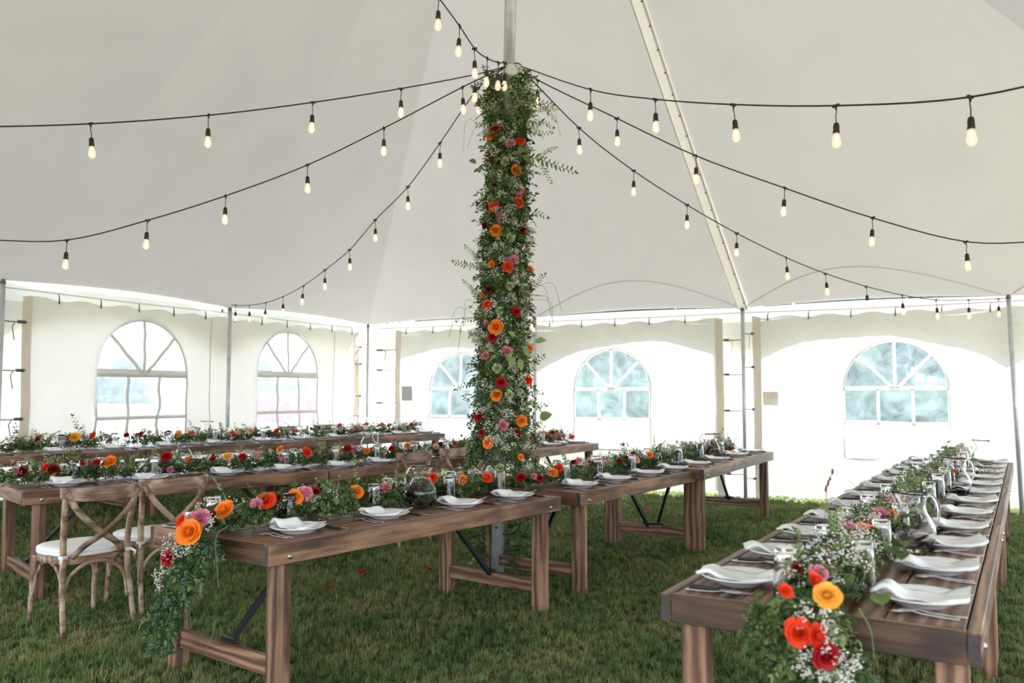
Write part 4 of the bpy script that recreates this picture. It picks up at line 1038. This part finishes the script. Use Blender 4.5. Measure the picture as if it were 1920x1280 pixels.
gB3 = garland('B3', 'flower garland at the table end seen right of the flower column', 190, P_('1020 812 orange 9|1036 811 red 9|1039 820 pink 11|1073 820 pink 12|1050 816 peach 8')+rnd(T['B3'], 5), 6)
gC1 = garland('C1', 'flower garland on the leftmost rear table', 210, P_('72 822 red 11|116 821 pink 12|139 820 yellow 18|175 817 coral 14|237 816 red 9|264 814 red 9|30 829 pink 8|200 820 pink 8'), 7)
gC2 = garland('C2', 'flower garland on the middle rear table before the left wall', 210, P_('282 820 pink 9|315 812 dark 10|335 814 yellow 13|359 812 coral 9|405 811 pink 7|435 812 coral 8|445 811 peach 8|470 808 peach 11|520 808 coral 11|550 808 pink 10|598 803 dark 8|575 806 lime 7|495 812 dark 7'), 8)
gC3 = garland('C3', 'flower garland on the rear table near the tent corner', 180, P_('637 797 coral 7|661 806 pink 9|652 808 lime 7|675 803 orange 7|687 796 red 8|702 804 lime 8|716 796 pink 9|730 797 orange 8|748 800 lime 6|771 796 red 7|781 795 pink 8|789 796 pink 6'), 9)
gE1 = garland('E1', 'flower garland along the near right-hand table, trailing over its front end', 330,
    P_('1592 997 pink 36|1617 992 yellow 24|1630 986 coral 14|1482 1034 orange 14|1556 1042 pink 20|1495 1066 dark 18|1533 1075 pink 34|1527 1090 coral 32|1551 1118 yellow 44|1472 1108 coral 24|1562 1068 pink 12|1650 967 pink 30|1672 965 orange 18|1640 975 pink 22|1690 943 orange 12|1667 940 pink 24|1672 953 dark 16'), 10, .02)
gE2 = garland('E2', 'flower garland on the middle right-hand table', 230, P_('1738 908 coral 9|1745 915 peach 10|1700 932 coral 9|1752 890 red 7|1724 905 coral 8|1775 886 orange 9|1790 884 coral 8'), 11)
gE3 = garland('E3', 'flower garland at the far end of the right-hand row', 210, P_('1790 855 red 8|1808 845 peach 14|1800 862 orange 12|1786 843 dark 9|1811 850 peach 8|1795 866 yellow 8'), 12)

def drape(root, key, path, width, blooms, br, nspr, off, ferns, mi_p=(.45, .2, .0, .35)):
    """hanging end of a garland, in front of the table's end board"""
    t = T[key]; o2 = t.A-t.d*off; nrm = t.d; nspr = int(nspr*1.5); out = np.array([-t.d[0], -t.d[1], 0.])
    W_ = [onplane(x, y, o2, nrm) for x, y in path]; q = root.matrix_basis.inverted()
    C_ = spline(W_, 8); nb = NB(); bb = NB(); n = len(C_)
    loc = lambda p: np.array(q @ Vector(p)); ld = lambda d: np.array(q.to_3x3() @ Vector(d))
    side = np.array([t.n[0], t.n[1], 0])
    for i in range(nspr):
        s = rng.random(); k = s*(n-1); a = int(k); p = C_[a]+(C_[min(a+1, n-1)]-C_[a])*(k-a); w = np.interp(s, np.linspace(0, 1, len(width)), width)
        off_ = rng.normal(0, .45)*w; p = p+side*off_+out*rng.uniform(-.01, .06)
        d = np.array([0, 0, -1.])*rng.uniform(.2, 1.2)+side*(off_/max(w, .01)*.8+rng.normal(0, .4))+out*rng.uniform(0, .7)
        put_sprig(nb, loc(p), ld(d), rng.uniform(.07, .125), SPR, int(rng.choice([0, 1, 2, 3], p=mi_p)))
    o = link('hanging_foliage', nb.mesh('hanging_foliage', GREENS), root); o['kind'] = 'stuff'
    for x, y, k, r in br:
        p = onplane(x, y, t.A-t.d*(off+.11), nrm); breath(bb, loc(p), r, k, .0048, (1, 1, 1))
    o = link('hanging_breath', bb.mesh('hanging_breath', [M['breath'], M['stem']]), root); o['kind'] = 'stuff'
    for x, y, c, s, dd in blooms:
        p = onplane(x, y, t.A-t.d*(off+.13), nrm); bloom(root, p, c, s/2*p[1]/F*1.08, dd)
    for a, b, c in ferns:
        pts = [loc(onplane(x, y, t.A-t.d*(off+.06), nrm)) for x, y in (a, b, c)]
        mb = MB(); tube(mb, spline(pts, 7), [.0022]*8+[.0014]*7, 4); link('grass_stem', mb.mesh('grass_stem', M['fern']), root)
drape(gA1, 'A1', [(385, 985), (375, 1040), (345, 1090), (325, 1140), (318, 1185)], [.10, .09, .065, .05, .06], [(356, 998, 'orange', 43, (-.15, -.9, .4)), (343, 978, 'coral', 30, (-.9, -.4, .4)), (315, 1046, 'red', 26, (-.5, -.8, .1))],
      [(338, 1018, 110, .06), (325, 1028, 70, .045), (304, 1070, 90, .05), (298, 1085, 60, .04), (350, 1015, 60, .045), (400, 975, 40, .04)], 210, .06,
      [((428, 985), (405, 1010), (410, 1100)), ((345, 1030), (320, 1090), (298, 1190)), ((370, 1050), (350, 1110), (352, 1180)), ((335, 1100), (318, 1160), (316, 1220)), ((405, 1160), (398, 1190), (384, 1228))])
drape(gE1, 'E1', [(1510, 1105), (1500, 1150), (1515, 1200), (1535, 1250), (1560, 1300), (1575, 1350)], [.12, .12, .11, .10, .09, .07],
      [(1497, 1186, 'coral', 46, (-.1, -.95, .2)), (1530, 1190, 'coral', 38, (.5, -.8, .1)), (1547, 1228, 'red', 44, (.1, -.9, 0))],
      [(1508, 1158, 60, .035), (1500, 1165, 30, .025), (1535, 1175, 60, .03), (1566, 1172, 45, .028), (1510, 1235, 70, .035), (1498, 1245, 40, .03), (1552, 1215, 90, .035), (1575, 1235, 110, .04), (1590, 1258, 110, .04), (1568, 1262, 80, .035), (1575, 1285, 80, .04), (1545, 1272, 50, .03), (1552, 1142, 40, .025)], 260, .05,
      [((1610, 1140), (1632, 1180), (1640, 1235)), ((1500, 1130), (1460, 1160), (1440, 1180))], (.25, .5, .15, .1))
# free stalk of buds standing up beside the near right garland
for a, b in (((1548, 975), (1560, 880)),):
    p0 = onz(1546, 980, .80); nb = NB(); mb = MB(); y0 = p0[1]; P = [ony(1546, 978, y0), ony(1549, 940, y0), ony(1551, 910, y0), ony(1561, 884, y0)]
    P = [np.array(inv(gE1, p)) for p in P]; tube(mb, spline(P, 5), .0016, 4)
    for k in range(5):
        q = P[2]+(P[3]-P[2])*(k/4-.4)*.8; blob(mb, q+np.array([.006*(-1)**k, 0, 0]), (.005, .005, .010), k)
    blob(mb, P[3], (.006, .006, .014), 9); link('bud_stalk', mb.mesh('bud_stalk', simple('dusky_red_bud', (.25, .09, .06), .7)), gE1)
# tall leafy sprays that stand above the garlands
def spray(root, key, a, b, m, n=.5):
    t = T[key]; o2 = t.A+t.n*n; pa, pb = onplane(*a, o2, t.n), onplane(*b, o2, t.n); q0 = np.array(inv(root, pa)); q1 = np.array(inv(root, pb)); L = np.linalg.norm(q1-q0)
    pr = LONG2[random.randrange(3)]; B = basis(q1-q0, np.array([.3, -1., .2])); nb = NB(); nb.add((pr[0]*np.array([L, L*1.2, L*.8])) @ B.T, pr[1], pr[2]); link('leafy_spray', nb.mesh('leafy_spray', [M[m], M['stem']]), root, q0)
for r_, k, a, b, m in ((gC1, 'C1', (150, 822), (140, 780), 'leafM'), (gC1, 'C1', (152, 820), (158, 798), 'leafL'), (gC1, 'C1', (20, 828), (32, 796), 'leafD'), (gC1, 'C1', (55, 822), (62, 806), 'leafD'), (gC2, 'C2', (360, 815), (357, 790), 'leafD'), (gC2, 'C2', (415, 812), (413, 796), 'leafD'), (gC2, 'C2', (440, 812), (442, 794), 'leafD'), (gC2, 'C2', (480, 808), (478, 794), 'leafD'),
                       (gC1, 'C1', (240, 818), (222, 802), 'leafD'), (gC1, 'C1', (275, 815), (282, 798), 'leafM'), (gC3, 'C3', (682, 800), (680, 780), 'leafD'), (gB1, 'B1', (60, 870), (38, 850), 'leafL'), (gB1, 'B1', (75, 865), (110, 858), 'leafL'), (gB1, 'B1', (100, 868), (138, 845), 'leafL'), (gB1, 'B1', (235, 868), (270, 838), 'leafM'), (gB1, 'B1', (225, 868), (240, 850), 'leafM'),
                       (gB1, 'B1', (500, 855), (495, 835), 'leafL'), (gB2, 'B2', (610, 850), (595, 820), 'leafL'), (gB2, 'B2', (640, 845), (634, 820), 'leafL'), (gA1, 'A1', (660, 925), (670, 858), 'leafL'), (gA1, 'A1', (655, 930), (648, 885), 'leafM'), (gA1, 'A1', (745, 915), (722, 890), 'leafL'), (gA1, 'A1', (740, 912), (742, 885), 'leafL'), (gA1, 'A1', (480, 935), (468, 908), 'leafM'),
                       (gA2, 'A2', (1200, 860), (1175, 832), 'leafM'), (gA2, 'A2', (1215, 855), (1230, 822), 'leafM'), (gA2, 'A2', (1260, 848), (1250, 828), 'leafM'), (gA3, 'A3', (1290, 845), (1275, 828), 'leafM'), (gA2, 'A2', (1135, 860), (1145, 845), 'leafM'), (gA3, 'A3', (1382, 845), (1384, 828), 'leafM'), (gB3, 'B3', (1050, 818), (1052, 796), 'leafB'), (gB3, 'B3', (1070, 818), (1075, 810), 'leafB')):
    spray(r_, k, a, b, m)
for a, b, m in (((1620, 935), (1600, 905), 'leafM'), ((1700, 930), (1735, 895), 'leafM'), ((1690, 925), (1705, 890), 'leafM'), ((1745, 890), (1740, 848), 'leafM'), ((1790, 850), (1800, 828), 'leafM'), ((1770, 860), (1770, 835), 'leafM'), ((1830, 880), (1865, 880), 'leafM'), ((1545, 1000), (1515, 970), 'leafL'), ((1590, 960), (1600, 925), 'leafM')):
    key, g = ('E1', gE1) if a[1] > 925 else (('E2', gE2) if a[1] > 888 else ('E3', gE3)); p0 = onz(*a, .84); y = p0[1]; branch(g, a, b, y, M[m], LONG2, 1.2)
for px, py, a, L in ((1680, 1040, .6, .075), (1695, 1028, .2, .07), (1690, 1050, -.3, .07), (1510, 1060, 2.0, .08), (1485, 1010, 2.6, .07), (1480, 1045, 2.9, .06), (1590, 1100, .4, .09), (1655, 1135, .2, .08), (1545, 1080, .9, .1), (1500, 1125, 2.8, .07)):
    p = onz(px, py, .83); link('broad_leaf', BL[random.choice((0, 2))], gE1, inv(gE1, p), (-.2, -.3, a), L)

# fallen petals on the grass
mb = MB(); v, f = sheet(lambda s, t: ((s-.5)*.05*(1-.3*abs(t-.5)), (t-.5)*.045, .008*((s-.5)**2+(t-.5)**2)*8), 5, 5); mb.add(v, f); PT = mb.mesh('petal', M['red'], True); PTo = MB(); PTo.add(v, f); PTo = PTo.mesh('petal', M['coral'], True)
for i, (x, y, s, lab) in enumerate(((679, 1073, 1.1, 'red petal lying on the grass under the nearest centre table, largest'), (625, 1102, .9, 'dark red petal on the grass right of the near table leg'), (806, 1067, .8, 'red petal on the grass beside the second table leg'), (102, 1029, .9, 'red petal on the grass under the nearest chair'),
                                  (1215, 958, 1, 'orange-red petal on the grass under the middle centre table'), (690, 1083, .6, 'small red petal next to the largest fallen petal'), (612, 1107, .5, 'tiny red petal left of the dark fallen petal'))):
    p = onz(x, y, .045); o = thing('fallen_petal', lab, 'petal', (p[0], p[1], .04+float(gh(p[0], p[1]))), i*1.1, 'fallen petals on the lawn', PTo if 'orange' in lab else PT); o.scale = (s*1.15,)*3

# ------------------------------------------------------------------ string lights
mb = MB(); lathe(mb, [(0, .0), (.006, .001), (.0125, .006), (.0155, .02), (.0155, .045), (.0175, .048), (.0175, .056), (.0145, .058), (0, .058)], 12)
SOK = [(x, y, -z) for x, y, z in mb.v]; mb.v = SOK
tube(mb, [(0, 0, .085), (.004, 0, .06), (-.002, 0, .03), (0, 0, -.002)], .0028, 6)
tube(mb, [(-.018, 0, .088), (.018, 0, .088)], .0085, 6); tube(mb, [(0, 0, .092), (0, 0, .066)], [.008, .005], 6)
SOM = mb.mesh('lamp_socket', M['rubber'], True)
mb = MB(); pr = [(.012, 0), (.0135, -.008), (.019, -.026), (.0228, -.044), (.0225, -.058), (.0165, -.072), (.007, -.0785), (0, -.0795)]; lathe(mb, pr, 14)
tube(mb, [(0, 0, -.014), (.0, 0, -.03), (.0, 0, -.058)], [.0035, .0062, .003], 6, mi=1)
BUM = mb.mesh('bulb', [M['bulb'], M['filament']], True)
S0 = np.array([0.0, 6.57])
def strand(label, end, joints, tail, startz=4.05, sx=-.03, lead=True):
    E_ = end; d = E_-S0; nn = np.array([-d[1], d[0]]); L = np.linalg.norm(d); d = d/L
    J = []
    for j in joints:
        if len(j) == 2: p = onplane(*j, S0, nn)
        else: p = np.array(j, float)
        J.append(p)
    P = [np.array([S0[0]+sx, S0[1]-.05, startz])]+J+[np.array(q, float) for q in tail]
    root = thing('string_light_strand', label, 'string lights', tuple(map(float, P[0])), 0, 'string lights from the centre pole')
    ll = [p-P[0] for p in P]; mb = MB(); tube(mb, spline(ll, 5), .0048, 6); link('cable', mb.mesh('cable', M['cable'], True), root)
    for p in J: 
        o = link('lamp_socket', SOM, root, Vector(p-P[0])+Vector((0, 0, -.088)), (random.uniform(-.06, .06), random.uniform(-.06, .06), random.uniform(0, 6)))
        link('bulb', BUM, o, (0, 0, -.056))
    return root
def ext(start, end2, endz, n, sag, first=.0):   # evenly spaced drops in world space
    out = []
    for i in range(1, n+1):
        s = i/(n+1); p = np.array([*(np.array(start[:2])*(1-s)+end2*s), start[2]*(1-s)+endz*s-sag*4*s*(1-s)]); out.append(tuple(p))
    return out
def endp(i, j): p = pole(i, j); return np.array([p[0], p[1], 2.60])
def run(label, ij, px, sx=-.03, more=0, sag=0.1, startz=4.05):
    e_ = pole(*ij); d = e_-S0; nn = np.array([-d[1], d[0]]); last = onplane(*px[-1], S0, nn)
    add = ext(last, e_, 2.60, more, sag) if more else []
    return strand(label, e_, px+add, [endp(*ij)], startz, sx)
run('upper left string of warm bulbs leaving the picture halfway up the left edge', (.2, 4), [(890, 140), (752, 166), (586, 192), (391, 216), (172, 232)], more=7, sag=.12)
run('middle left string of warm bulbs leaving the picture low on the left edge', (0, 3), [(868, 163), (720, 240), (577, 309), (423, 367), (276, 413), (125, 450)], more=5, sag=.02)
run('left string of warm bulbs ending at the pole between the left windows', (0, 1), [(897, 165), (825, 268), (765, 350), (704, 412), (656, 468), (609.5, 506), (568, 536), (531, 556), (498, 567.5), (468, 572), (442, 572), (417, 567)])
run('right string of warm bulbs sweeping down to the pole by the right-hand table', (3, 0), [(1086, 240), (1188, 320), (1288, 384), (1381, 437), (1475, 483), (1549, 513), (1625, 537), (1692, 553), (1756, 562), (1816, 562), (1872, 560)], .05)
run('middle right string of warm bulbs leaving the picture low on the right edge', (4, 1), [(1008, 150), (1157, 222), (1305, 292), (1470, 352), (1635, 408), (1812, 453)], .06, more=6, sag=.02)
run('upper right string of warm bulbs leaving the picture high on the right edge', (4, 3), [(1107, 168), (1229, 186), (1377, 196), (1567, 198), (1819, 182)], .06, more=6, sag=.02)
run('string of large near bulbs climbing towards the top left of the picture', (2, 4), [(946, 118), (934, 117), (913, 109), (890, 91), (861, 48), (822, -5), (765, -80)], more=5, sag=-.12)
e8 = pole(1, 0); s8 = (0.0, 6.6, 3.9); strand('string of bulbs mostly hidden behind the flower column', e8, ext(s8, e8, 2.6, 9, .45), [endp(1, 0)], 3.95, 0)
print('objects', len(bpy.data.objects), 'tris', sum(len(m.polygons) for m in bpy.data.meshes))
